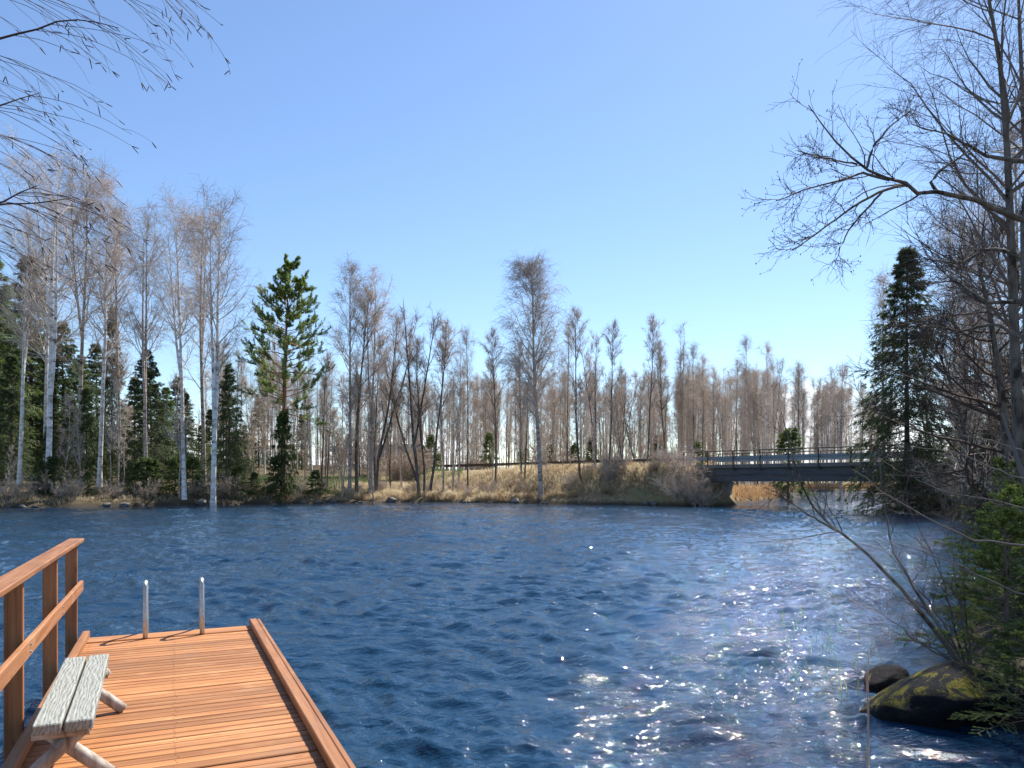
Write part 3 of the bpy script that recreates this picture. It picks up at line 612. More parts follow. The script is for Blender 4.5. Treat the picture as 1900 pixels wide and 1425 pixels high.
spr_small = [spruce_meshes('small_spruce', M_spruce, seed=150, H=5, wid=1.5, nb=75, bl=10, sp=14, spray=0.20, width=0.02, start=0.02)]

# ---- front row on the far bank, left wood
G = 'trees at the water edge of the left wood'
stand('birch_tree', tall[1], 25, 36, 66, 400, 'white birch forking high up, standing at the left end of the far bank', group=G, rz=0.5, lean_px=8)
stand('birch_tree', tall[2], 25, 87, 62.5, 292, 'tallest white birch with a thick split trunk at the water edge', group=G, rz=1.7, lean_px=33, sx=1.15)
stand('birch_tree', tall[0], 25, 84, 74, 380, 'thin white birch just behind the tallest split-trunk birch', group=G, rz=2.2, lean_px=10)
stand('birch_tree', mid[1], 20, 148, 70, 325, 'brownish birch between the tallest birch and the narrow green spruce', group=G, rz=0.9, lean_px=8)
stand('birch_tree', tall[0], 25, 184, 68, 352, 'tall straight white birch in front of the narrow green spruce', group=G, rz=3.9, lean_px=16)
stand('birch_tree', mid[0], 20, 222, 72, 400, 'slender birch rising between narrow spruce and broad dark spruce', group=G, rz=1.1, lean_px=-6)
stand('birch_tree', mid[2], 20, 271, 67, 412, 'dark-limbed birch standing in front of the broad dark spruce', group=G, rz=4.4, lean_px=8)
stand('birch_tree', tall[1], 25, 342, 65, 385, 'double-stemmed white birch beside the broad dark spruce', group=G, rz=2.6, lean_px=-2)
stand('birch_tree', mid[1], 20, 378, 74, 400, 'thin pale birch behind the double-stemmed white birch', group=G, rz=5.2, lean_px=4)
stand('birch_tree', tall[2], 25, 395, 64.5, 368, 'white birch with wide spreading crown leaning over the last dark spruce', group=G, rz=0.2, lean_px=24, sx=1.1)
G2 = 'young white birches leaning at the water edge'
for px, D, top, ln in ((155, 63.5, 760, -8), (205, 66, 690, 12), (219, 64.5, 710, 20), (228, 65, 760, 14), (108, 63, 800, 6), (118, 63.5, 740, 8), (12, 60.5, 830, 5), (20, 60.5, 850, 8), (333, 65, 700, 6)):
    stand('birch_sapling', sap[int(px) % 2], 8, px, D, top, 'thin young white birch stem leaning at the edge of the dark wood', 'sapling', G2, rz=px, lean_px=ln)
G = 'spruces in the left wood'
for i, (px, D, top, pi, sx, lb) in enumerate([(-14, 74, 470, 0, 1.3, 'big spruce at the left end of the wood'), (58, 82, 480, 0, 1.2, 'tall spruce behind the birch that forks high up'), (207, 73, 572, 2, 0.62, 'narrow green spruce with a sharp top between the birches'),
        (272, 69.5, 650, 1, 1.12, 'broad dark spruce reaching down to the water edge'), (424, 69, 676, 1, 0.92, 'dark spruce next to the spreading birch, last before the pine'), (118, 84, 600, 0, 1.3, 'light green spruce deep behind the tallest birch'),
        (160, 70, 720, 2, 1.0, 'low dark spruce between tallest birch and narrow spruce'), (20, 68, 660, 2, 1.25, 'middle-sized spruce below the forked birch'), (345, 75, 730, 2, 1.1, 'dark spruce half hidden by the double-stemmed birch'), (90, 68, 790, 0, 1.3, 'short bushy spruce at the foot of the tallest birch')]):
    stand('spruce_tree', spr[pi], 14, px, D, top, lb, group=G, rz=i * 1.3, sx=sx)
for i, (px, D, top) in enumerate([(-30, 86, 600), (150, 92, 660), (250, 90, 700), (310, 88, 720), (60, 92, 620), (390, 86, 760), (455, 92, 790), (0, 90, 560), (100, 78, 720), (230, 80, 760), (-45, 72, 640), (30, 78, 750), (180, 98, 640), (330, 100, 700), (420, 104, 720), (480, 106, 740), (-10, 100, 600), (80, 104, 660), (280, 106, 690), (135, 78, 740), (300, 74, 760), (375, 78, 790), (40, 72, 800), (240, 72, 800), (190, 71, 830), (440, 76, 800), (560, 110, 770)]):
    stand('spruce_tree', spr[i % 3], 14, px, D, top, 'shaded spruce deeper inside the left wood', group='spruces deeper in the left wood', rz=i * 2.1, sx=1.25)

# ---- pine and the middle of the bank
pine = pine_meshes('pine', 8, 21)
stand('pine_tree', pine, 21, 524, 70.5, 493, 'single tall pine with orange upper trunk and green crown', rz=0.7, lean_px=12, sx=1.0)
stand('spruce_tree', spr_small[0], 5, 524, 69.8, 762, 'slim young spruce growing at the foot of the pine', rz=0.4, sx=0.72)
stand('spruce_tree', spr_small[0], 5, 512, 69.6, 850, 'low bushy spruce beside the pine foot at the waterline', rz=2.4, sx=1.25)
stand('spruce_tree', spr_small[0], 5, 585, 71.6, 872, 'tiny spruce under the thin saplings right of the pine', rz=1.4, sx=1.6)
stand('birch_tree', mid[0], 20, 649, 74, 500, 'tall grey birch with drooping top, first right of the pine', rz=2.0, lean_px=-5)
stand('alder_tree', ald[0], 16, 662, 74, 548, 'dark-trunked alder close beside the drooping grey birch', rz=0.5, lean_px=8)
stand('birch_tree', mid[2], 20, 687, 75, 522, 'pale-footed birch with fan-like crown right of the dark alder', rz=3.5, lean_px=14)
stand('alder_tree', ald[1], 16, 697, 75.5, 590, 'leaning forked alder beside the pale-footed birch', rz=0.1, lean_px=36)
stand('alder_tree', ald[2], 16, 778, 76.5, 562, 'many-stemmed alder clump at the waterline, upright stems', rz=0.0, lean_px=-16)
stand('alder_tree', ald[0], 16, 797, 77, 606, 'alder stem leaning right out of the waterside clump', rz=2.0, lean_px=36)
stand('alder_tree', ald[1], 16, 787, 76.6, 640, 'short forked alder inside the waterside clump', rz=4.0, lean_px=8)
stand('birch_tree', sap[0], 8, 823, 77, 640, 'thin white birch stem right behind the waterside alder clump', rz=1.0, lean_px=0)
weep = bare_meshes('weeping_birch', M_birch2, M_limb, M_twig, seed=29, H=20, r0=0.2, start=0.27, wid=0.185, nl=64, subs=10, twn=10, tw_r=0.008, tlen=1.1, droop=-1.0, elev=(0.85, 1.25), limb_up=0.25)
stand('birch_tree', weep, 20, 1004, 70.4, 506, 'lone tall birch with weeping crown and black-marked base at the waterline', rz=5.0, lean_px=-14, sx=1.12)
for i, (px, D, top, pr, ln, lb) in enumerate([(1077, 70, 584, 0, -18, 'bare tree leaning left next to the lone weeping birch'), (1104, 70.5, 616, 1, -8, 'forked bare tree, second from the lone weeping birch'), (1130, 70, 610, 0, 12, 'slim bare tree, third from the lone weeping birch'),
        (1155, 70.5, 690, 2, 12, 'short many-stemmed bare tree on the bank before the bridge'), (1200, 69.5, 596, 0, 14, 'dark straight bare tree on the bank nearest the bridge end'), (1235, 78, 640, 1, 4, 'bare forked tree behind the bank close to the bridge railing end'), (1180, 72, 720, 2, -20, 'low crooked bare tree beside the dark straight one')]):
    stand('alder_tree', ald[pr], 16, px, D, top, lb, group='bare trees on the bank before the bridge', rz=i * 1.9 + 0.3, lean_px=ln, sx=0.8)
rng = np.random.default_rng(31)
for i in range(52):
    px = rng.uniform(455, 720) if i < 30 else rng.uniform(830, 1180); D = (72.5 if px < 700 else 71.5 + (1000 - px) * 0.02) + rng.uniform(0, 6)
    stand('birch_sapling', sap[i % 2], 8, px, D, rng.uniform(700, 810), 'thin leafless sapling on the far bank', 'sapling', 'saplings on the far bank', rz=i * 1.7, lean_px=rng.normal(0, 14))
for i in range(96):
    if 36 <= i < 52 or 72 <= i < 84: continue
    px = rng.uniform(590, 1285) if i < 52 else (rng.uniform(430, 600) if i < 64 else (rng.uniform(1120, 1290) if i < 84 else rng.uniform(690, 780))); x_ = PX(px, 72); 
    D = float(np.interp(px, [430, 560, 780, 1000, 1150, 1290], [67.5, 71, 77.5, 71.5, 67.5, 64.2])) + rng.uniform(-0.2, 3.2)
    if i >= 84: D = rng.uniform(86, 93)
    x_ = PX(px, D); plant('bare_shrub', bush[i % 3], x_, D, 'leafless brown shrub in the thicket on the far bank', 'shrub', 'bare shrubs on the far bank', rng.uniform(0.35, 0.68) * (2.0 if i >= 84 else 1), rng.uniform(0, 6.28))

# ---- forest behind the road
rng = np.random.default_rng(77); cnt = 0
for i in range(2000):
    px = rng.uniform(380, 1660); D = rng.uniform(92, 190) if px < 1430 else rng.uniform(150, 225); x_ = PX(px, D)
    q = (x_ - B0[0]) * BN[0] + (D - B0[1]) * BN[1]
    if -2 < q < 17 or sdist(np.array([x_]), np.array([D]))[0] < 1.5: continue
    if px < 620 and q > 0 and rng.random() < 0.3: continue
    if 700 < px < 775 and D < 122: continue
    base = np.interp(px, [400, 500, 600, 860, 950, 1100, 1300, 1420, 1560, 1640], [640, 640, 690, 700, 690, 690, 690, 690, 715, 720]) + abs(rng.normal(0, 26)) - (28 if rng.random() < 0.12 else 0)
    kb = int(rng.integers(5)); stand('birch_tree', bgb[kb], 17, px, D, base, ('slender white-barked birch in the pale forest behind the road', 'slender brown-barked birch in the pale forest behind the road', 'brown-barked birch forking at mid height in the forest behind the road', 'dark grey-barked leafless tree in the pale forest behind the road', 'brown-barked birch forking low down in the forest behind the road')[kb], 'tree', 'leafless forest behind the road', rz=rng.uniform(0, 6.28), lean_px=rng.normal(0, 4), sx=rng.uniform(0.75, 1.15))
    cnt += 1
    if cnt >= 290: break
for px, D, top in ((1264, 100, 610), (1288, 101, 640), (1385, 108, 632), (1368, 111, 668), (1425, 112, 645), (1437, 116, 660), (1323, 104, 682), (1402, 108, 690), (1483, 172, 696), (1512, 180, 698), (1548, 184, 706), (1562, 187, 676), (1600, 190, 712), (1535, 186, 715), (1580, 188, 720), (1625, 192, 705), (1220, 100, 640), (1053, 104, 600), (960, 110, 680), (735, 100, 590), (760, 104, 620), (860, 100, 690)):
    stand('birch_tree', bgb[int(px) % 5], 17, px, D, top, 'taller leafless tree standing out above the forest behind the road', 'tree', 'taller trees of the forest behind the road', rz=px, lean_px=0, sx=0.9)
for i in range(70):
    px = rng.uniform(420, 1640); D = rng.uniform(96, 150); x_ = PX(px, D); q = (x_ - B0[0]) * BN[0] + (D - B0[1]) * BN[1]
    if -2 < q < 9 or sdist(np.array([x_]), np.array([D]))[0] < 1.5 or 700 < px < 770: continue
    if i % 3 == 0: stand('spruce_tree', spr_small[0], 5, px, D, rng.uniform(800, 850), 'small young spruce under the leafless forest behind the road', 'tree', 'small spruces in the forest behind the road', rz=i, sx=1.0)
    else: plant('bare_shrub', bush[i % 3], x_, D, 'brown undergrowth shrub in the forest behind the road', 'shrub', 'undergrowth of the forest behind the road', rng.uniform(1.2, 2.2), i)
stand('pine_tree', spr_small[0], 5, 1462, 98, 795, 'round bright green young conifer behind the bridge railing', rz=0, sx=1.3)

# dark undergrowth at the foot of the left wood
rng = np.random.default_rng(88)
for i in range(26):
    px = rng.uniform(-20, 480); D = float(np.interp(px, [-60, 0, 300, 560], [55.6, 57.6, 64.1, 70.4])) + rng.uniform(0.1, 2.5); x_ = PX(px, D)
    if i % 2: stand('spruce_tree', spr_small[0], 5, px, D, rng.uniform(840, 895), 'low spruce seedling in the dark undergrowth of the left shore', 'tree', 'spruce seedlings of the left shore', rz=i, sx=rng.uniform(1.2, 2.0))
    else: plant('bare_shrub', bush[1 + i % 2], x_, D, 'leafless shrub in the dark undergrowth of the left shore', 'shrub', 'bare shrubs of the left shore', rng.uniform(0.5, 0.9), i)
for i in range(50):
    px = rng.uniform(430, 1640); D = rng.uniform(94, 135); x_ = PX(px, D); q = (x_ - B0[0]) * BN[0] + (D - B0[1]) * BN[1]
    if -2 < q < 9 or sdist(np.array([x_]), np.array([D]))[0] < 1.5 or 700 < px < 770: continue
    stand('birch_sapling', sap[i % 2], 8, px, D, rng.uniform(730, 810), 'thin sapling among the leafless forest behind the road', 'sapling', 'saplings of the forest behind the road', rz=i * 1.7, lean_px=rng.normal(0, 6))

for i, (px, D) in enumerate([(1262, 62.6), (1280, 62.2), (1296, 61.9), (1306, 61.8), (1290, 63.0), (1270, 64), (1316, 61.8)]):
    plant('bare_shrub', bush[i % 3], PX(px, D), D, 'leafless shrub against the concrete abutment of the bridge', 'shrub', 'shrubs at the bridge abutment', (0.95, 0.8, 1.0, 0.75, 1.1, 1.1, 0.5)[i], i * 2.2)
# the far wood that closes the view, one mass
rng = np.random.default_rng(99); fx, fy = [], []
while len(fx) < 900:
    px = rng.uniform(-200, 2100); D = rng.uniform(165, 240) if px < 1420 else rng.uniform(198, 270); x_ = PX(px, D)
    if sdist(np.array([x_]), np.array([D]))[0] > 3: fx.append(x_); fy.append(D)
fx, fy = np.array(fx), np.array(fy); fz = height(fx, fy) - 0.1; fh = rng.uniform(9, 17.5, 900)
FS = sweep(np.stack([fx, fy, fz], -1), np.tile([0, 0, 1.0], (900, 1)), fh, 5, 0.3, 0.02, rng); FR = taper(np.full(900, 0.11), 0.02, 5)
S1, d1, r, t, pi = kids(FS, FR, 26, 0.12, 1, 0.35, 0.8, rng); FB = sweep(S1, d1, fh[pi] * rng.uniform(0.1, 0.22, len(S1)), 3, 0.5, 0.1, rng); FBR = taper(np.full(len(S1), 0.03), 0.012, 3)
v, f = join([tubes(FS, FR, 4), tubes(FB, FBR, 3)]); tag(obj('far_wood', mesh('far_wood', v, f, M_twig2)), 'distant brownish leafless wood closing the view behind the forest', 'wood', kind='stuff')

rng = np.random.default_rng(123)
for i in range(16):
    px = rng.uniform(560, 760) if i < 9 else rng.uniform(840, 1000); D = float(np.interp(px, [560, 780, 1000], [74, 79, 72])) + rng.uniform(0, 4)
    stand('alder_tree', (ald[0], bgb[1], bgb[3])[i % 3], (16, 17, 17)[i % 3], px, D, rng.uniform(610, 730), ('thin dark alder stem on the far bank', 'thin brown birch stem on the far bank', 'thin grey-barked stem on the far bank')[i % 3], 'tree', 'thin trees on the far bank', rz=i * 1.9, lean_px=rng.normal(0, 8), sx=0.8)

# ------------------------------------------------------------------ barn behind the thicket
M_barn = wood('old_barn_boards', (0.16, 0.12, 0.085), (0.30, 0.235, 0.165), (0.40, 0.32, 0.23), 0.9, (18, 18, 1.0), 0.1)
M_roof = Mat('dark_barn_roof', 0.8).color((0.035, 0.028, 0.026))
bx_, by_ = PX(742, 118), 118.0; bz = hz(bx_, by_) - 0.2
barn = obj('barn', None, None, (bx_, by_, bz), (0, 0, R_(-18))); tag(barn, 'small dark-roofed wooden barn half hidden behind the thicket', 'barn')
V = np.array([(-3.6, -2.8, 0), (3.6, -2.8, 0), (3.6, 2.8, 0), (-3.6, 2.8, 0), (-3.6, -2.8, 2.9), (3.6, -2.8, 2.9), (3.6, 2.8, 2.9), (-3.6, 2.8, 2.9), (-3.6, 0, 4.6), (3.6, 0, 4.6)], float)
obj('wall', mesh('barn_wall', V, [np.array([(0, 1, 5, 4), (2, 3, 7, 6)]), np.array([(1, 2, 6, 9, 5), (3, 0, 4, 8, 7)])], M_barn), barn)
for s in (-1, 1):
    V = np.array([(-4, s * 3.3, 2.62), (4, s * 3.3, 2.62), (4, 0, 4.66), (-4, 0, 4.66), (-4, s * 3.3, 2.74), (4, s * 3.3, 2.74), (4, 0, 4.78), (-4, 0, 4.78)], float)
    obj('roof', mesh('barn_roof', V, np.array([(0, 1, 2, 3), (4, 7, 6, 5), (0, 4, 5, 1), (1, 5, 6, 2), (2, 6, 7, 3), (3, 7, 4, 0)]), M_roof), barn)
dr_ = road_box('door', -0.7, 0.7, -2.86, -2.805, 0.1, 2.1, M_roof, barn)

# ------------------------------------------------------------------ grass on the banks
def blades(n_, xy, h, wd, mat, name, kind_label, seed, lean=0.5, ldir=None):
    rng = np.random.default_rng(seed); x, y = xy; z = height(x, y) - 0.03
    hh = h * rng.uniform(0.5, 1.2, len(x)); az = rng.uniform(0, 6.283, len(x)); ln = lean * rng.uniform(0.2, 1.3, len(x)) * hh
    dx, dy = np.cos(az), np.sin(az)
    if ldir is not None: dx = dx * 0.6 + ldir[0]; dy = dy * 0.6 + ldir[1]
    b = rng.uniform(0, 6.283, len(x)); wx_, wy_ = np.cos(b) * wd / 2, np.sin(b) * wd / 2
    B_ = np.stack([x, y, z], -1); M1 = B_ + np.stack([dx * ln * 0.35, dy * ln * 0.35, hh * 0.6], -1); T_ = B_ + np.stack([dx * ln, dy * ln, hh * 0.88], -1)
    W_ = np.stack([wx_, wy_, wx_ * 0], -1)
    V = np.stack([B_ - W_, B_ + W_, M1 - W_ * 0.8, M1 + W_ * 0.8, T_], 1).reshape(-1, 3); i = np.arange(len(x))[:, None] * 5
    o = obj(name, mesh(name, V, [i + np.array([[0, 1, 3, 2]]), i + np.array([[2, 3, 4]])], mat)); tag(o, kind_label, 'grass', kind='stuff'); return o
rng = np.random.default_rng(9)
def bank_points(n_, px0, px1, d0, d1, clump=0.6):
    px = rng.uniform(px0, px1, n_); Ds = np.interp(px, [-60, 0, 300, 560, 780, 1000, 1150, 1235, 1290], [55, 57, 63.5, 70, 75.8, 70, 66, 64, 62.6]); D = Ds + d0 + (d1 - d0) * rng.random(n_) ** 1.2
    x = PX(px, D); m = (lumps(x * 3, D * 3, 0.8, 5) + rng.normal(0, 0.35, n_) > -0.15 * clump) & (sdist(x, D) > 0.15)
    q = (x - B0[0]) * BN[0] + (D - B0[1]) * BN[1]; m &= (q < 0.3) | (q > 5.2)
    return x[m], D[m]
blades(0, bank_points(70000, 640, 1290, 0.2, 9), 0.6, 0.028, M_grass, 'dry_grass', 'pale dry straw grass covering the slope of the far bank', 1, 1.0, (-0.3, -0.5))
blades(0, bank_points(30000, 440, 860, 1.5, 24), 0.32, 0.04, M_greeng, 'green_grass', 'fresh green grass on the flat ground behind the far bank', 2, 0.6)
blades(0, bank_points(13000, -40, 660, 0.3, 9), 0.4, 0.03, M_grass, 'dry_grass', 'thin dry grass on the shaded shore of the left wood', 3, 0.8)
# reeds along the upstream lake shore, seen below the bridge
tt = rng.random(14000); seg = np.array([(20.7, 68.6), (23.4, 73.3), (27.4, 79.8), (34, 92), (45, 122.5), (63.5, 161.5), (92, 179.7), (140, 187.8), (180, 190)]); cl = np.concatenate([[0], np.cumsum(np.hypot(*np.diff(seg, axis=0).T))])
s_ = tt * cl[-1]; xx = np.interp(s_, cl, seg[:, 0]) - rng.random(14000) * 2.5; yy = np.interp(s_, cl, seg[:, 1]) + rng.random(14000) * 2.5
m = sdist(xx, yy) > 0.05
blades(0, (xx[m], yy[m]), 1.1, 0.10, M_reed, 'shore_reeds', 'orange-brown dry reeds along the lake shore beyond the bridge', 4, 0.3)
# a sand spit under the near end of the bridge
M_sand = Mat('pale_sand', 0.95).color((0.50, 0.40, 0.25))
fence = obj('log_boom', None, None, (0, 0, 0)); tag(fence, 'low row of wooden posts with a beam at the far lake shore below the bridge', 'fence')
for k in range(7):
    q = P(1500 + k * 22, 905, 150); obj('post', mesh('post', *tubes([[(q[0], 150, -0.8), (q[0], 150, 1.2)]], [[0.12, 0.10]], 6, True), M_post), fence)
q0, q1 = P(1490, 905, 150), P(1645, 905, 150)
obj('beam', mesh('beam', *box(q0[0], q1[0], 149.75, 149.87, 0.75, 1.0), M_rail), fence)

# ------------------------------------------------------------------ rocks
def rock_mesh(seed, amp=0.28, sub=4):
    bm = bmesh.new(); bmesh.ops.create_icosphere(bm, subdivisions=sub, radius=1.0)
    V = np.array([v.co[:] for v in bm.verts]); F = np.array([[v.index for v in f.verts] for f in bm.faces]); bm.free()
    r = np.random.default_rng(seed); d = np.zeros(len(V))
    for i in range(26):
        k = nrm(r.normal(0, 1, 3)) * r.uniform(1, 7); d += np.sin(V @ k + r.uniform(0, 6.28)) / np.linalg.norm(k) * 0.5
    V = V * (1 + amp * d)[:, None]
    for i in range(40):
        k = nrm(r.normal(0, 1, 3)) * r.uniform(8, 26); d = np.sin(V @ k + r.uniform(0, 6.28)) / np.linalg.norm(k) * 0.22; V = V * (1 + amp * d)[:, None]
    for i in range(9):                       # a few broken flat faces
        nn = nrm(r.normal(0, 1, 3)); c = r.uniform(0.6, 0.85); s = V @ nn; V -= np.outer(np.maximum(s - c, 0) * 0.8, nn)
    return V, F
rk = [mesh('rock', *rock_mesh(200 + i, 0.3, 3), M_rock, True) for i in range(4)]
rng = np.random.default_rng(12)
for i in range(44):
    px = rng.uniform(560, 1300) if i > 9 else rng.uniform(5, 560); D = float(np.interp(px, [0, 300, 560, 780, 1000, 1150, 1235, 1300], [57, 63.3, 69.7, 75.5, 69.6, 65.5, 63.6, 62.2])) + rng.normal(0, 0.3)
    s = 0.14 + 0.45 * rng.random() ** 2.5; o = obj('shore_rock', rk[i % 4], None, (PX(px, D), D, 0.05 + s * 0.15), (0, 0, rng.uniform(0, 6.28)), (s * 1.3, s, s * 0.7)); tag(o, 'small grey rock at the waterline of the far bank', 'rock', 'rocks along the far waterline')
for i, (px, py) in enumerate([(1655, 943), (1700, 950), (1745, 952), (1800, 958), (1845, 962), (1690, 946), (1880, 985), (1860, 1005), (1885, 1048), (1850, 1052), (1895, 1060), (1775, 955)]):
    D = CAM_Z * F_PX / (py - HOR); s = rng.uniform(0.010, 0.017) * D if D > 20 else rng.uniform(0.25, 0.45)
    o = obj('shore_rock', rk[i % 4], None, (PX(px, D), D, 0.04), (0, 0, rng.uniform(0, 6.28)), (s * 1.4, s, s * 0.6)); tag(o, 'dark wet rock at the edge of the right bank', 'rock', 'rocks along the right bank')
# mossy boulder in the near right corner
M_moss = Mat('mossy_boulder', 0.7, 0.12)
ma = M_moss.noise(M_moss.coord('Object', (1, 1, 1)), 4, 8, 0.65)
stone = M_moss.ramp(ma, [(0.3, (0.005, 0.005, 0.006)), (0.55, (0.013, 0.013, 0.015)), (0.75, (0.04, 0.036, 0.032))])  # stone near black: shade of the bank trees put into its colour
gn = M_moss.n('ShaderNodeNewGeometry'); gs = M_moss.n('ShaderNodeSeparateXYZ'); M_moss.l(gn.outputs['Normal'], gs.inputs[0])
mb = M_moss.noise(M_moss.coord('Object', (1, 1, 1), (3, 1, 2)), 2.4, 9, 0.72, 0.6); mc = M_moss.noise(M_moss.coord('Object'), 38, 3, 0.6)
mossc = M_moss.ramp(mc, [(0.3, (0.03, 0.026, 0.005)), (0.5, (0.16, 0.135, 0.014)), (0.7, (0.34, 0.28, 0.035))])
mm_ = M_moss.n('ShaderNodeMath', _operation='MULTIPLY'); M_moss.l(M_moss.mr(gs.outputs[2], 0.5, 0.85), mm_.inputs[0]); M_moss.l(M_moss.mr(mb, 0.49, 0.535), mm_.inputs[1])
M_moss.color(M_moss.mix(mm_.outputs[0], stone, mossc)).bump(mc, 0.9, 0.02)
M_darkstone = Mat('dark_stone', 0.8, 0.08); wn_ = M_darkstone.noise(M_darkstone.coord('Object'), 5, 7, 0.65); M_darkstone.color(M_darkstone.ramp(wn_, [(0.3, (0.006, 0.006, 0.007)), (0.7, (0.03, 0.027, 0.025))])).bump(wn_, 0.7, 0.05)  # near-black mottled stone with little sheen
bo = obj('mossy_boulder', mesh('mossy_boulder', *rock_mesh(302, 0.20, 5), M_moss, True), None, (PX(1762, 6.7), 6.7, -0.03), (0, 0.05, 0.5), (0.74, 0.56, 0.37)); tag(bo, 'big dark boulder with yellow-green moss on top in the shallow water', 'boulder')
b2 = obj('dark_rock', mesh('dark_rock', *rock_mesh(305, 0.25, 4), M_darkstone, True), None, (PX(1655, 7.35), 7.35, 0.02), (0, 0, 1.2), (0.25, 0.22, 0.19)); tag(b2, 'smaller dark rock touching the mossy boulder from behind', 'rock')

# ------------------------------------------------------------------ leaning waterside shrub behind the boulder
def px_path(pts, D0, D1):
    m_ = len(pts); return np.array([P(a, b, D0 + (D1 - D0) * i / (m_ - 1)) for i, (a, b) in enumerate(pts)])
def resample(Pp, k):
    s = np.concatenate([[0], np.cumsum(np.linalg.norm(np.diff(Pp, axis=0), axis=1))]); u = np.linspace(0, s[-1], k); return np.stack([np.interp(u, s, Pp[:, j]) for j in range(3)], -1)
def branch_system(paths, r0, seed, subs=10, twn=7, tlen=0.28, sub_len=0.35, up=0.15, tw_r=0.0022, r_end=0.003, noise=0.13, t0=0.2, bias=(0, 0, 0), sides=7):
    """explicit limb paths plus two finer orders of twigs"""
    rng = np.random.default_rng(seed); A = np.stack([resample(p, 14) for p in paths]); AR = taper(np.asarray(r0, float), r_end, 14)
    A[:, 1:-1] += rng.normal(0, 0.006, A[:, 1:-1].shape)
    ln = np.linalg.norm(np.diff(A, axis=1), axis=2).sum(1)
    S1, d1, r, t, pi = kids(A, AR, subs, t0, 1, 0.4, 1.0, rng); d1 = nrm(d1 + np.array(bias))
    B = sweep(S1, d1, ln[pi] * sub_len * rng.uniform(0.4, 1.2, len(S1)) * (1.2 - 0.6 * t), 7, up, noise, rng); BR = taper(np.maximum(r * 0.5, tw_r * 1.3), tw_r, 7)
    S2, d2, r, t, pi = kids(B, BR, twn, 0.1, 1, 0.4, 1.1, rng); C = sweep(S2, d2, tlen * rng.uniform(0.4, 1.3, len(S2)), 5, up, noise, rng); CR = taper(np.full(len(S2), tw_r), tw_r * 0.6, 5)
    S3, d3, r, t, pi = kids(C, CR, 2, 0.3, 1, 0.4, 1.0, rng); E = sweep(S3, d3, tlen * 0.45 * rng.uniform(0.4, 1.3, len(S3)), 3, up, noise, rng); ER = taper(np.full(len(S3), tw_r * 0.8), tw_r * 0.5, 3)
    return tubes(A, AR, sides), join([tubes(B, BR, 4), tubes(C, CR, 3), tubes(E, ER, 3)]), C, E
def system_obj(name, paths, r0, seed, label, cat, mt, mw, trunk=None, base=None, cones=0, cone_r=0.006, **kw):
    a, b, C, E = branch_system(paths, r0, seed, **kw); o0 = np.array(base if base is not None else paths[0][0])
    e = obj(name, None, None, tuple(o0)); tag(e, label, cat)
    if trunk is not None:
        tp, tr = trunk; v, f = tubes([resample(np.array(tp, float), 18)], [np.interp(np.linspace(0, 1, 18), np.linspace(0, 1, len(tr)), tr)], 10); obj('trunk', mesh(name + '_trunk', v - o0, f, mt, True), e)
    obj('limbs', mesh(name + '_limbs', a[0] - o0, a[1], mt, True), e); obj('twigs', mesh(name + '_twigs', b[0] - o0, b[1], mw), e)
    if cones:
        rg = np.random.default_rng(seed + 1); ends = np.concatenate([C[:, -1], E[:, -1]]); ends = ends[rg.choice(len(ends), min(cones, len(ends)), False)] - o0
        oc = np.array([(1, 0, 0), (-1, 0, 0), (0, 1, 0), (0, -1, 0), (0, 0, 1.8), (0, 0, -1.8)]) * cone_r; V = (ends[:, None] + oc[None] * rg.uniform(0.6, 1.2, (len(ends), 1, 1))).reshape(-1, 3)
        ff = np.array([(0, 2, 4), (2, 1, 4), (1, 3, 4), (3, 0, 4), (2, 0, 5), (1, 2, 5), (3, 1, 5), (0, 3, 5)]); F = (np.arange(len(ends))[:, None, None] * 6 + ff[None]).reshape(-1, 3)
        obj('cones', mesh(name + '_cones', V, F, mw), e)['kind'] = 'stuff'
    return e
sb = (1785, 1238)
paths = [px_path([sb, (1720, 1150), (1660, 1080), (1590, 1010), (1552, 985), (1500, 930), (1478, 880), (1462, 800), (1450, 765)], 7.3, 7.0),
         px_path([(1552, 985), (1500, 955), (1440, 915), (1420, 905)], 7.05, 6.9),
         px_path([sb, (1735, 1150), (1690, 1080), (1655, 1020), (1640, 950), (1634, 880), (1630, 830)], 7.4, 7.6),
         px_path([sb, (1760, 1170), (1720, 1110), (1670, 1050), (1620, 1000)], 7.35, 7.7),
         px_path([(1792, 1240), (1770, 1160), (1745, 1060), (1705, 980), (1680, 930)], 7.4, 7.9),
         px_path([(1800, 1240), (1785, 1150), (1765, 1000), (1760, 950)], 7.4, 7.6),
         px_path([(1803, 1240), (1790, 1130), (1788, 1000), (1783, 955)], 7.5, 7.7),
         px_path([sb, (1700, 1190), (1640, 1140), (1570, 1110)], 7.3, 7.0),
         px_path([sb, (1730, 1200), (1680, 1180), (1620, 1150)], 7.3, 7.1)]
system_obj('leaning_alder_shrub', paths, [0.028, 0.012, 0.020, 0.014, 0.013, 0.010, 0.010, 0.009, 0.008], 400, 'leafless shrub with stems leaning left over the water behind the mossy boulder', 'shrub', M_alder, M_atwig, base=paths[0][0], subs=9, twn=6, tlen=0.20, sub_len=0.22, tw_r=0.0018)
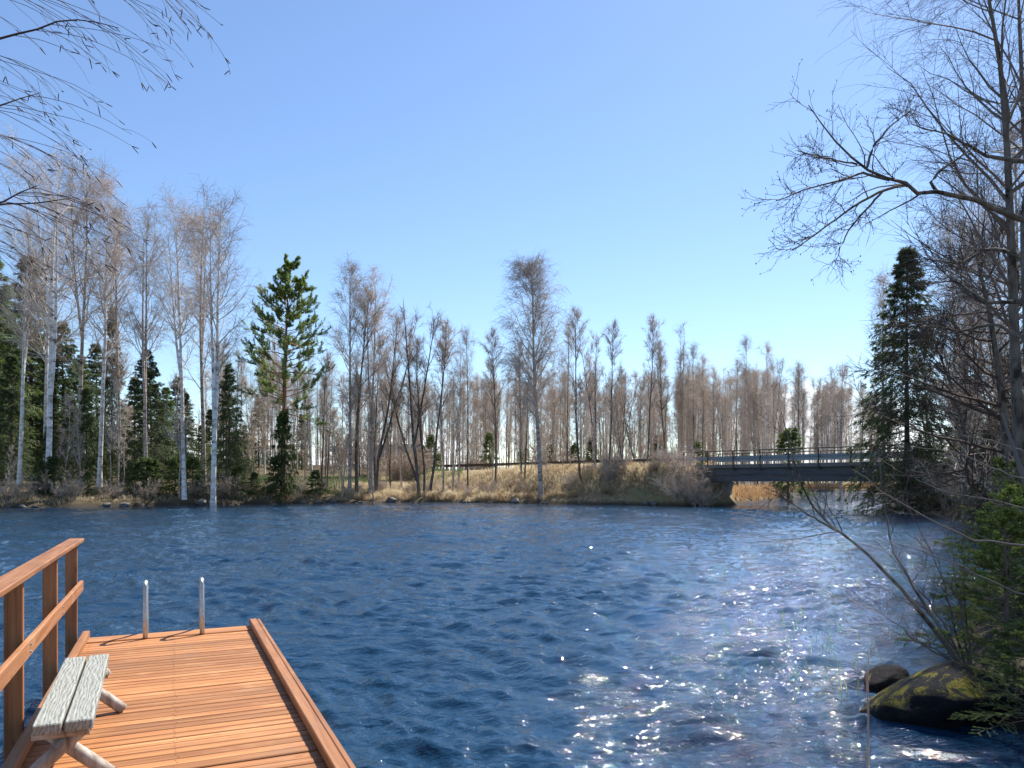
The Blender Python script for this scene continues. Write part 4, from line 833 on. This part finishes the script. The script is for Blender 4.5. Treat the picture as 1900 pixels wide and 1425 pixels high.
# pale bare branches reaching in from the right bank
paths = [px_path([(1960, 1010), (1880, 1010), (1800, 1000), (1720, 960), (1640, 915), (1580, 870)], 6.5, 6.2), px_path([(1960, 1120), (1860, 1090), (1780, 1050), (1700, 1020), (1640, 1000)], 6.8, 6.6), px_path([(1960, 905), (1860, 880), (1780, 840), (1700, 830)], 7.0, 7.4), px_path([(1960, 960), (1850, 930), (1760, 915), (1700, 890)], 8.0, 8.4), px_path([(1960, 860), (1850, 820), (1740, 800)], 9, 9.5)]
rt = P(1975, 1150, 7.0); rt[2] = hz(rt[0], 7.0) - 0.1
system_obj('bare_bank_shrub', paths, [0.011, 0.010, 0.012, 0.010, 0.012], 410, 'bare shrub with thin pale branches reaching in from the right bank', 'shrub', M_hang, M_hang, trunk=([rt, rt + np.array([0, 0.2, 0.6]), rt + np.array([0.05, 0.5, 1.6]), rt + np.array([0.2, 1.2, 2.6])], [0.035, 0.03, 0.025, 0.012]), base=rt, subs=6, twn=4, tlen=0.2, sub_len=0.22, tw_r=0.0018, up=0.05)

# ------------------------------------------------------------------ young spruce beside the boulder
def young_spruce(seed, H, wid, nb=56, bl=18, nd=64):
    rng = np.random.default_rng(seed); k = 8; st = sweep(np.array([[0, 0, 0.]]), np.array([[0, 0, 1.]]), np.array([H]), k, 0.3, 0.01, rng); SR = taper(np.array([0.03]), 0.006, k)
    tt = 0.03 + 0.93 * rng.uniform(0, 1, nb); f = tt * (k - 1.001); i = f.astype(int); f = (f - i)[:, None]; S0 = st[0, i] * (1 - f) + st[0, i + 1] * f
    az = np.arange(nb) * 2.4; el = 0.05 + 0.55 * tt + rng.normal(0, 0.1, nb); d = np.stack([np.cos(az) * np.cos(el), np.sin(az) * np.cos(el), np.sin(el)], -1); Ls = wid * (1.05 - tt) * rng.uniform(0.7, 1.15, nb)
    B = sweep(S0, d, Ls, 6, -0.12, 0.05, rng); BR = taper(np.full(nb, 0.007), 0.003, 6)
    S1, d1, r, t, pi = kids(B, BR, bl, 0.2, 1, 0.5, 0.95, rng, 0.7); Q = sweep(S1, d1, np.maximum(Ls[pi] * 0.38 * (1.15 - t), 0.06), 4, -0.1, 0.08, rng); QR = taper(np.full(len(S1), 0.003), 0.002, 4)
    S2, d2, r, t, _ = kids(Q, QR, nd, 0, 1, 0.5, 1.1, rng); A = d2 * rng.uniform(0.012, 0.022, len(S2))[:, None]; n1 = tris_at(S2, A, nrm(np.cross(A, rng.normal(0, 1, A.shape))), 0.0027)
    S3, d3, r, t, _ = kids(B, BR, 90, 0.25, 1, 0.5, 1.1, rng); A = d3 * rng.uniform(0.012, 0.022, len(S3))[:, None]; n2 = tris_at(S3, A, nrm(np.cross(A, rng.normal(0, 1, A.shape))), 0.0027)
    a = tubes(st, SR, 7); b = join([tubes(B, BR, 4), tubes(Q, QR, 3)]); c = join([n1, n2])
    return [('trunk', mesh('young_spruce_trunk', a[0], a[1], M_strunk, True)), ('branches', mesh('young_spruce_branches', b[0], b[1], M_strunk)), ('crown', mesh('young_spruce_needles', c[0], c[1], M_young))]
ys = young_spruce(500, 1.9, 1.0)
plant('young_spruce', ys, 4.85, 7.25, 'bright green young spruce beside the mossy boulder', 'tree', None, 1.05, 0.3)
plant('young_spruce', ys, 4.42, 6.5, 'low spreading spruce sprig right behind the mossy boulder', 'tree', None, (0.75, 0.75, 0.42), 2.3)
plant('young_spruce', ys, 4.05, 5.8, 'dark green spruce sprig hanging over the near side of the boulder', 'tree', None, (0.7, 0.7, 0.4), 4.0)
# dead stalk in the near water and sparse green water grass
st0 = np.array([PX(1609, 3.1), 3.1, -0.4]); stp = [st0, P(1610, 1425, 3.1), P(1611, 1320, 3.1), P(1609, 1262, 3.1), P(1613, 1205, 3.1)]
sk = obj('dead_stalk', None, None, tuple(st0)); tag(sk, 'single thin dry stalk standing in the water before the boulder', 'stalk')
v, f = tubes([np.array(stp) - st0], [[0.005, 0.005, 0.004, 0.0045, 0.0015]], 6); obj('stem', mesh('stalk_stem', v, f, M_twig2), sk)
bd = np.array([P(1611, 1262, 3.1), P(1616, 1250, 3.1)]) - st0; v, f = tubes([bd], [[0.006, 0.001]], 5); obj('bud', mesh('stalk_bud', v, f, M_grass), sk)
rng = np.random.default_rng(55)
gx, gy = [], []
for c in range(80):
    px, py = rng.uniform(1330, 1690), rng.uniform(1030, 1300); px -= (py < 1130) * 0; D = CAM_Z * F_PX / (py - HOR)
    if px < 1450 and rng.random() < 0.6: continue
    for q in range(rng.integers(1, 5)): gx.append(PX(px, D) + rng.normal(0, 0.05)); gy.append(D + rng.normal(0, 0.06))
gx, gy = np.array(gx), np.array(gy)
hsave = height; height = lambda x, y: np.full(np.shape(x), -0.12)
blades(0, (gx, gy), 0.34, 0.007, M_greeng, 'water_grass', 'sparse green water grass rising out of the shallows near the boulder', 6, 0.45)
height = hsave

# ------------------------------------------------------------------ right bank trees
stand('spruce_tree', spruce_meshes('bridge_spruce', M_spruceD, seed=171, H=17, wid=3.7, nb=330, bl=12, sp=16, start=0.03, spray=0.26, width=0.019, ragged=0.16), 17, 1683, 47.5, 462, 'tall dark spruce at the right end of the bridge', rz=0.6, sx=1.12)
stand('birch_tree', mid[0], 20, 1640, 60, 520, 'pale bare tree behind the spruce at the bridge end', rz=3.1, lean_px=-6, sx=0.8)
stand('birch_tree', bgb[2], 17, 1560, 88, 672, 'thin bare tree beyond the river left of the bridge-end spruce', rz=1.1)
for i, (px, D, top, pr, H0, lb) in enumerate([(1790, 40, 420, mid[1], 20, 'leafless birch just right of the bridge-end spruce'), (1815, 33, 330, mid[2], 20, 'leafless birch on the right bank behind the big alder'), (1730, 52, 600, ald[1], 16, 'forked alder behind the right bank spruce'), (1800, 44, 560, ald[2], 16, 'many-stemmed alder on the right bank'), (1890, 30, 250, mid[0], 20, 'tall leafless birch at the right edge of the bank'), (1770, 62, 650, bgb[1], 17, 'slim far tree past the right bank'), (1845, 60, 640, bgb[4], 17, 'slim forked tree past the right bank')]):
    stand('bare_tree', pr, H0, px, D, top, lb, group='leafless trees on the right bank', rz=i * 1.4, lean_px=-8 + 4 * i)
for i, (px, D, top, sx) in enumerate([(1705, 49, 830, 2.0), (1760, 47, 850, 2.2), (1830, 40, 820, 2.0), (1880, 30, 850, 1.6), (1900, 24, 830, 1.5), (1790, 52, 800, 1.8)]):
    stand('spruce_tree', spr_small[0], 5, px, D, top, 'low dark spruce in the undergrowth of the right bank', 'tree', 'low spruces on the right bank', rz=i * 1.1, sx=sx * 0.8)
for i, (px, D) in enumerate([(1690, 48.5), (1720, 47), (1750, 45), (1790, 43), (1830, 38), (1860, 33), (1895, 29), (1920, 24), (1870, 36), (1810, 46), (1745, 50), (1700, 52), (1900, 20), (1935, 16)]):
    plant('bare_shrub', bush[i % 3], PX(px, D) + 0.6, D, 'leafless shrub in the tangle along the right bank', 'shrub', 'bare shrubs on the right bank', rng.uniform(0.8, 1.2), i * 1.9)
# near alder with the long limb across the sky
tx, ty = PX(1935, 11.0), 11.0; tz = hz(tx, ty) - 0.15
trunk = [(tx, ty, tz), P(1925, 800, 11.0), P(1915, 560, 11.0), P(1908, 420, 11.0), P(1925, 250, 11.2), P(1950, 50, 11.4), P(1960, -150, 11.6)]
limb = [(1910, 412), (1860, 393), (1800, 368), (1750, 358), (1695, 357), (1688, 345)]
j = [(1688, 345), (1675, 336), (1650, 334)]
paths = [px_path(limb + [(1680, 340), (1650, 333), (1600, 310), (1560, 275), (1530, 235), (1500, 195)], 11.0, 10.2),
         px_path([(1680, 344), (1640, 352), (1600, 372), (1560, 400), (1520, 430), (1470, 465)], 10.6, 10.0),
         px_path([(1650, 334), (1600, 320), (1560, 335), (1500, 350), (1440, 372)], 10.5, 10.0),
         px_path([(1640, 352), (1610, 385), (1570, 430), (1550, 485)], 10.6, 10.4),
         px_path([(1608, 312), (1620, 270), (1650, 235), (1690, 205)], 10.5, 10.6),
         px_path([(1740, 357), (1725, 340), (1745, 315), (1790, 285), (1820, 260)], 10.8, 11.0),
         px_path([(1590, 305), (1540, 295), (1480, 280)], 10.4, 10.0),
         px_path([(1905, 300), (1830, 290), (1760, 250), (1690, 230)], 11.2, 11.6), px_path([(1905, 480), (1840, 460), (1780, 490), (1720, 480)], 11, 11.6), px_path([(1910, 560), (1830, 560), (1770, 520), (1700, 530)], 11, 12), px_path([(1920, 640), (1850, 600), (1760, 620), (1700, 590)], 11, 12.2)]
system_obj('alder_tree', paths, [0.046, 0.024, 0.02, 0.018, 0.02, 0.025, 0.014, 0.035, 0.035, 0.035, 0.035], 420, 'dark alder with a long crooked limb stretched out over the water', 'tree', M_alder, M_atwig, trunk=(trunk, [0.19, 0.16, 0.14, 0.12, 0.09, 0.06, 0.03]), base=trunk[0], cones=650, cone_r=0.0085, subs=10, twn=6, tlen=0.32, sub_len=0.26, tw_r=0.0034, r_end=0.006, noise=0.16, t0=0.3, up=0.05)
# birch with hanging twigs rising beside it and tangled alders behind
def stem_tree(px_pts, D, seed, label, name='birch_tree', mt=M_alder, ml=M_hang, mw=M_hang, r0=0.11, **kw):  # birches default to dark alder bark, their backlit shade put into the colour
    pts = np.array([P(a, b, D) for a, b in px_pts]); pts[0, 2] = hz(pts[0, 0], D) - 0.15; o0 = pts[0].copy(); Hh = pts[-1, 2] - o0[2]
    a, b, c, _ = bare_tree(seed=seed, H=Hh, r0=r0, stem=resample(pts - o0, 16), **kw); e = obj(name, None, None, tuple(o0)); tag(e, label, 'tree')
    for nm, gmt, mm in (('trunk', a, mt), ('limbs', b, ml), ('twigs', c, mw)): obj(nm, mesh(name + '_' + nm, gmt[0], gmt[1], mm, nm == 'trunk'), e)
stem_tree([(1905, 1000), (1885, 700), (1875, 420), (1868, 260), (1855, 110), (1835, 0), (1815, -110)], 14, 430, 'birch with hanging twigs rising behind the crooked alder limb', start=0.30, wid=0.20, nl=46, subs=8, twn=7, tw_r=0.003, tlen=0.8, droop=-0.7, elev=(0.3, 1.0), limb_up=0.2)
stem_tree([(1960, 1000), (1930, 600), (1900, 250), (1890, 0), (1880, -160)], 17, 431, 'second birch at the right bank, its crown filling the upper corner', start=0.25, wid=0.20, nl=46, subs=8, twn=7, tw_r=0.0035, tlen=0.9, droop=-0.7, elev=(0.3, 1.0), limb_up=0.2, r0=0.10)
stem_tree([(1880, 960), (1862, 760), (1840, 600), (1800, 420)], 16, 432, 'tangled alder with low arching branches over the right bank', 'alder_tree', M_alder, M_atwig, M_atwig, start=0.15, wid=0.42, nl=34, subs=9, twn=8, tw_r=0.005, tlen=0.5, droop=0.1, elev=(-0.1, 0.8), limb_up=0.3, prof='alder', sub_noise=0.2)
stem_tree([(1900, 960), (1895, 800), (1880, 640), (1890, 500)], 20, 433, 'thick dark alder crown standing behind the tangled alder', 'alder_tree', M_alder, M_atwig, M_atwig, start=0.12, wid=0.42, nl=34, subs=9, twn=8, tw_r=0.006, tlen=0.6, droop=0.1, elev=(-0.2, 0.8), limb_up=0.3, r0=0.2, prof='alder', sub_noise=0.2)
stem_tree([(1830, 955), (1800, 840), (1760, 700), (1720, 600)], 27, 434, 'slanting alder leaning left towards the bridge-end spruce', 'alder_tree', M_alder, M_atwig, M_atwig, start=0.2, wid=0.3, nl=30, subs=8, twn=7, tw_r=0.007, tlen=0.6, droop=0.1, elev=(0.0, 0.9), limb_up=0.3, prof='alder', sub_noise=0.18)

# ------------------------------------------------------------------ overhanging birch at the left, with catkins
tb = np.array([-6.2, 3.6, 0.0]); tb[2] = hz(tb[0], tb[1]) - 0.4
mains = [[(-260, 160), (-100, 120), (0, 70), (45, 60), (75, 53), (110, 38), (160, 36), (220, 52)], [(-200, 30), (-60, -10), (60, -50), (160, -40), (240, -5)], [(-200, -40), (0, -120), (160, -120), (260, -60), (300, -5)], [(-240, 260), (-100, 225), (0, 196), (40, 182), (75, 172)], [(-240, 420), (-100, 400), (0, 378), (60, 378), (130, 368)],
         [(-240, 200), (-120, 120), (-40, 90), (20, 110)], [(-240, 330), (-100, 270), (0, 250), (20, 255)], [(-100, -60), (0, -20), (80, -10), (130, 8)], [(-150, 380), (0, 378), (35, 358), (68, 345)], [(-200, 500), (-60, 420), (0, 415), (40, 430)], [(-100, -150), (90, -150), (230, -70), (300, -25)]]
rng = np.random.default_rng(61); paths = [px_path(m_, 4.4, 4.2 + 0.9 * rng.random()) for m_ in mains]
A = np.stack([resample(p, 14) for p in paths]); AR = taper(np.full(len(A), 0.012), 0.0022, 14)
S1, d1, r, t, pi = kids(A, AR, 8, 0.25, 1.0, 0.2, 0.6, rng); d1 = nrm(d1 * 0.5 + np.array([0.75, 0.0, -0.35])); n1 = len(S1)
B = sweep(S1, d1, rng.uniform(0.25, 0.85, n1), 9, (0.0, 0, -0.55), 0.05, rng); BR = taper(np.full(n1, 0.0022), 0.0011, 9)
S2, d2, r, t, pi = kids(B, BR, 2, 0.3, 0.95, 0.3, 0.7, rng); d2 = nrm(d2 + np.array([0.2, 0, -0.3])); C = sweep(S2, d2, rng.uniform(0.06, 0.25, len(S2)), 4, (0, 0, -0.4), 0.08, rng); CR = taper(np.full(len(S2), 0.0014), 0.0009, 4)
# catkins hang from twig ends, singly or in pairs
ends = np.concatenate([B[:, -1], B[:, -1], C[:, -1], C[:, -1]]); ed = np.concatenate([nrm(B[:, -1] - B[:, -2])] * 2 + [nrm(C[:, -1] - C[:, -2])] * 2); keep = rng.random(len(ends)) < 0.5
ends, ed = ends[keep], ed[keep]
bt = obj('overhanging_birch', None, None, tuple(tb)); tag(bt, 'birch whose thin catkin twigs hang into the upper left corner', 'tree')
tpts = np.array([tb, (-6.1, 3.7, 2.0), (-5.8, 3.9, 4.2), (-5.5, 4.1, 6.0), (-5.3, 4.2, 9.0)]); v, f = tubes([resample(tpts, 14) - tb], [np.linspace(0.15, 0.05, 14)], 10); obj('trunk', mesh('overhanging_trunk', v, f, M_birch, True), bt)
st_, ln_ = [], []
for p in paths:                         # join each limb to the trunk
    tz_ = float(np.clip(p[0][2] - 0.5, 1.5, 8.5)); qx = np.interp(tz_, tpts[:, 2], tpts[:, 0]); qy = np.interp(tz_, tpts[:, 2], tpts[:, 1])
    st_.append([(qx, qy, tz_), ((qx + p[0][0]) / 2, (qy + p[0][1]) / 2, (tz_ + p[0][2]) / 2 + 0.1), tuple(p[0])])
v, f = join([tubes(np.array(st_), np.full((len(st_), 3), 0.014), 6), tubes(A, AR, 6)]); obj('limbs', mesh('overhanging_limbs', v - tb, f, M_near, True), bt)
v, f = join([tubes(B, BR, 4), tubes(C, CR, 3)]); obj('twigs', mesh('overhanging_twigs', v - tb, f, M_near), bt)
cat_me = []
for q in range(4):
    kp = sweep(np.zeros((1, 3)), np.array([[0.25 * q - 0.3, 0.1, -1.0]]), np.array([0.045 + 0.008 * q]), 6, (0.35 - 0.2 * q, 0, -0.3), 0.04, rng)
    cat_me.append(mesh('catkin', *tubes(kp, [[0.0010, 0.0027, 0.0030, 0.0029, 0.0025, 0.0008]], 6), M_catkin, True))
for q in range(len(ends)):
    dv = Vector(nrm(ed[q] * 0.8 + rng.normal(0, 0.4, 3) + np.array([0.1, 0, -0.35])))
    o = obj('catkin', cat_me[q % 4], bt, tuple(ends[q] - tb)); o.rotation_euler = dv.to_track_quat('-Z', 'Y').to_euler()

# more of the right-bank tangle
for i, (px, D, top, pr, H0, sx) in enumerate([(1870, 24, 560, ald[2], 16, 1.3), (1790, 36, 640, ald[1], 16, 1.3), (1840, 28, 600, ald[2], 16, 1.4), (1775, 46, 690, ald[2], 16, 1.3), (1885, 22, 640, ald[1], 16, 1.5), (1765, 38, 560, ald[0], 16, 1.2), (1815, 22, 680, ald[2], 16, 1.5)]):
    x_ = PX(px, D)
    if sdist(np.array([x_]), np.array([float(D)]))[0] < 0.2: D = D - 0.0; px = px + 30
    stand('alder_tree', pr, H0, px, D, top, 'dark leafless alder in the tangle along the right bank', 'tree', 'tangled alders on the right bank', rz=i * 2.3 + 1, lean_px=-14, sx=sx)
for i, (px, D, top, sx) in enumerate([(1850, 26, 760, 1.0), (1895, 21, 740, 1.0), (1800, 50, 700, 1.1), (1870, 40, 660, 1.1)]):
    stand('spruce_tree', spr[1 + i % 2], 14, px, D, top, 'dark spruce inside the tangle of the right bank', 'tree', 'dark spruces in the right bank tangle', rz=i * 1.1, sx=sx * 1.2)

for i, (x_, y_, sc_) in enumerate([(6.0, 8.9, 0.9), (5.55, 8.25, 0.6), (6.7, 9.9, 1.1), (7.3, 10.9, 1.2)]):
    plant('young_spruce', ys, x_, y_, 'young spruce in the row on the right bank behind the boulder', 'tree', 'young spruces on the right bank', sc_, i * 1.7)

rng = np.random.default_rng(71); gx_ = rng.uniform(3.5, 30, 26000) ; gy_ = 2 + (rng.uniform(0, 1, 26000) ** 1.4) * 46; gx_ = 3.4 + gy_ * 0.45 + rng.random(26000) * (3 + gy_ * 0.4)
m = (sdist(gx_, gy_) > 0.2) & (lumps(gx_ * 3, gy_ * 3, 0.8, 9) + rng.normal(0, 0.3, 26000) > 0)
blades(0, (gx_[m], gy_[m]), 0.28, 0.012, M_grass, 'dry_grass', 'matted dry grass under the trees of the right bank', 7, 1.2)
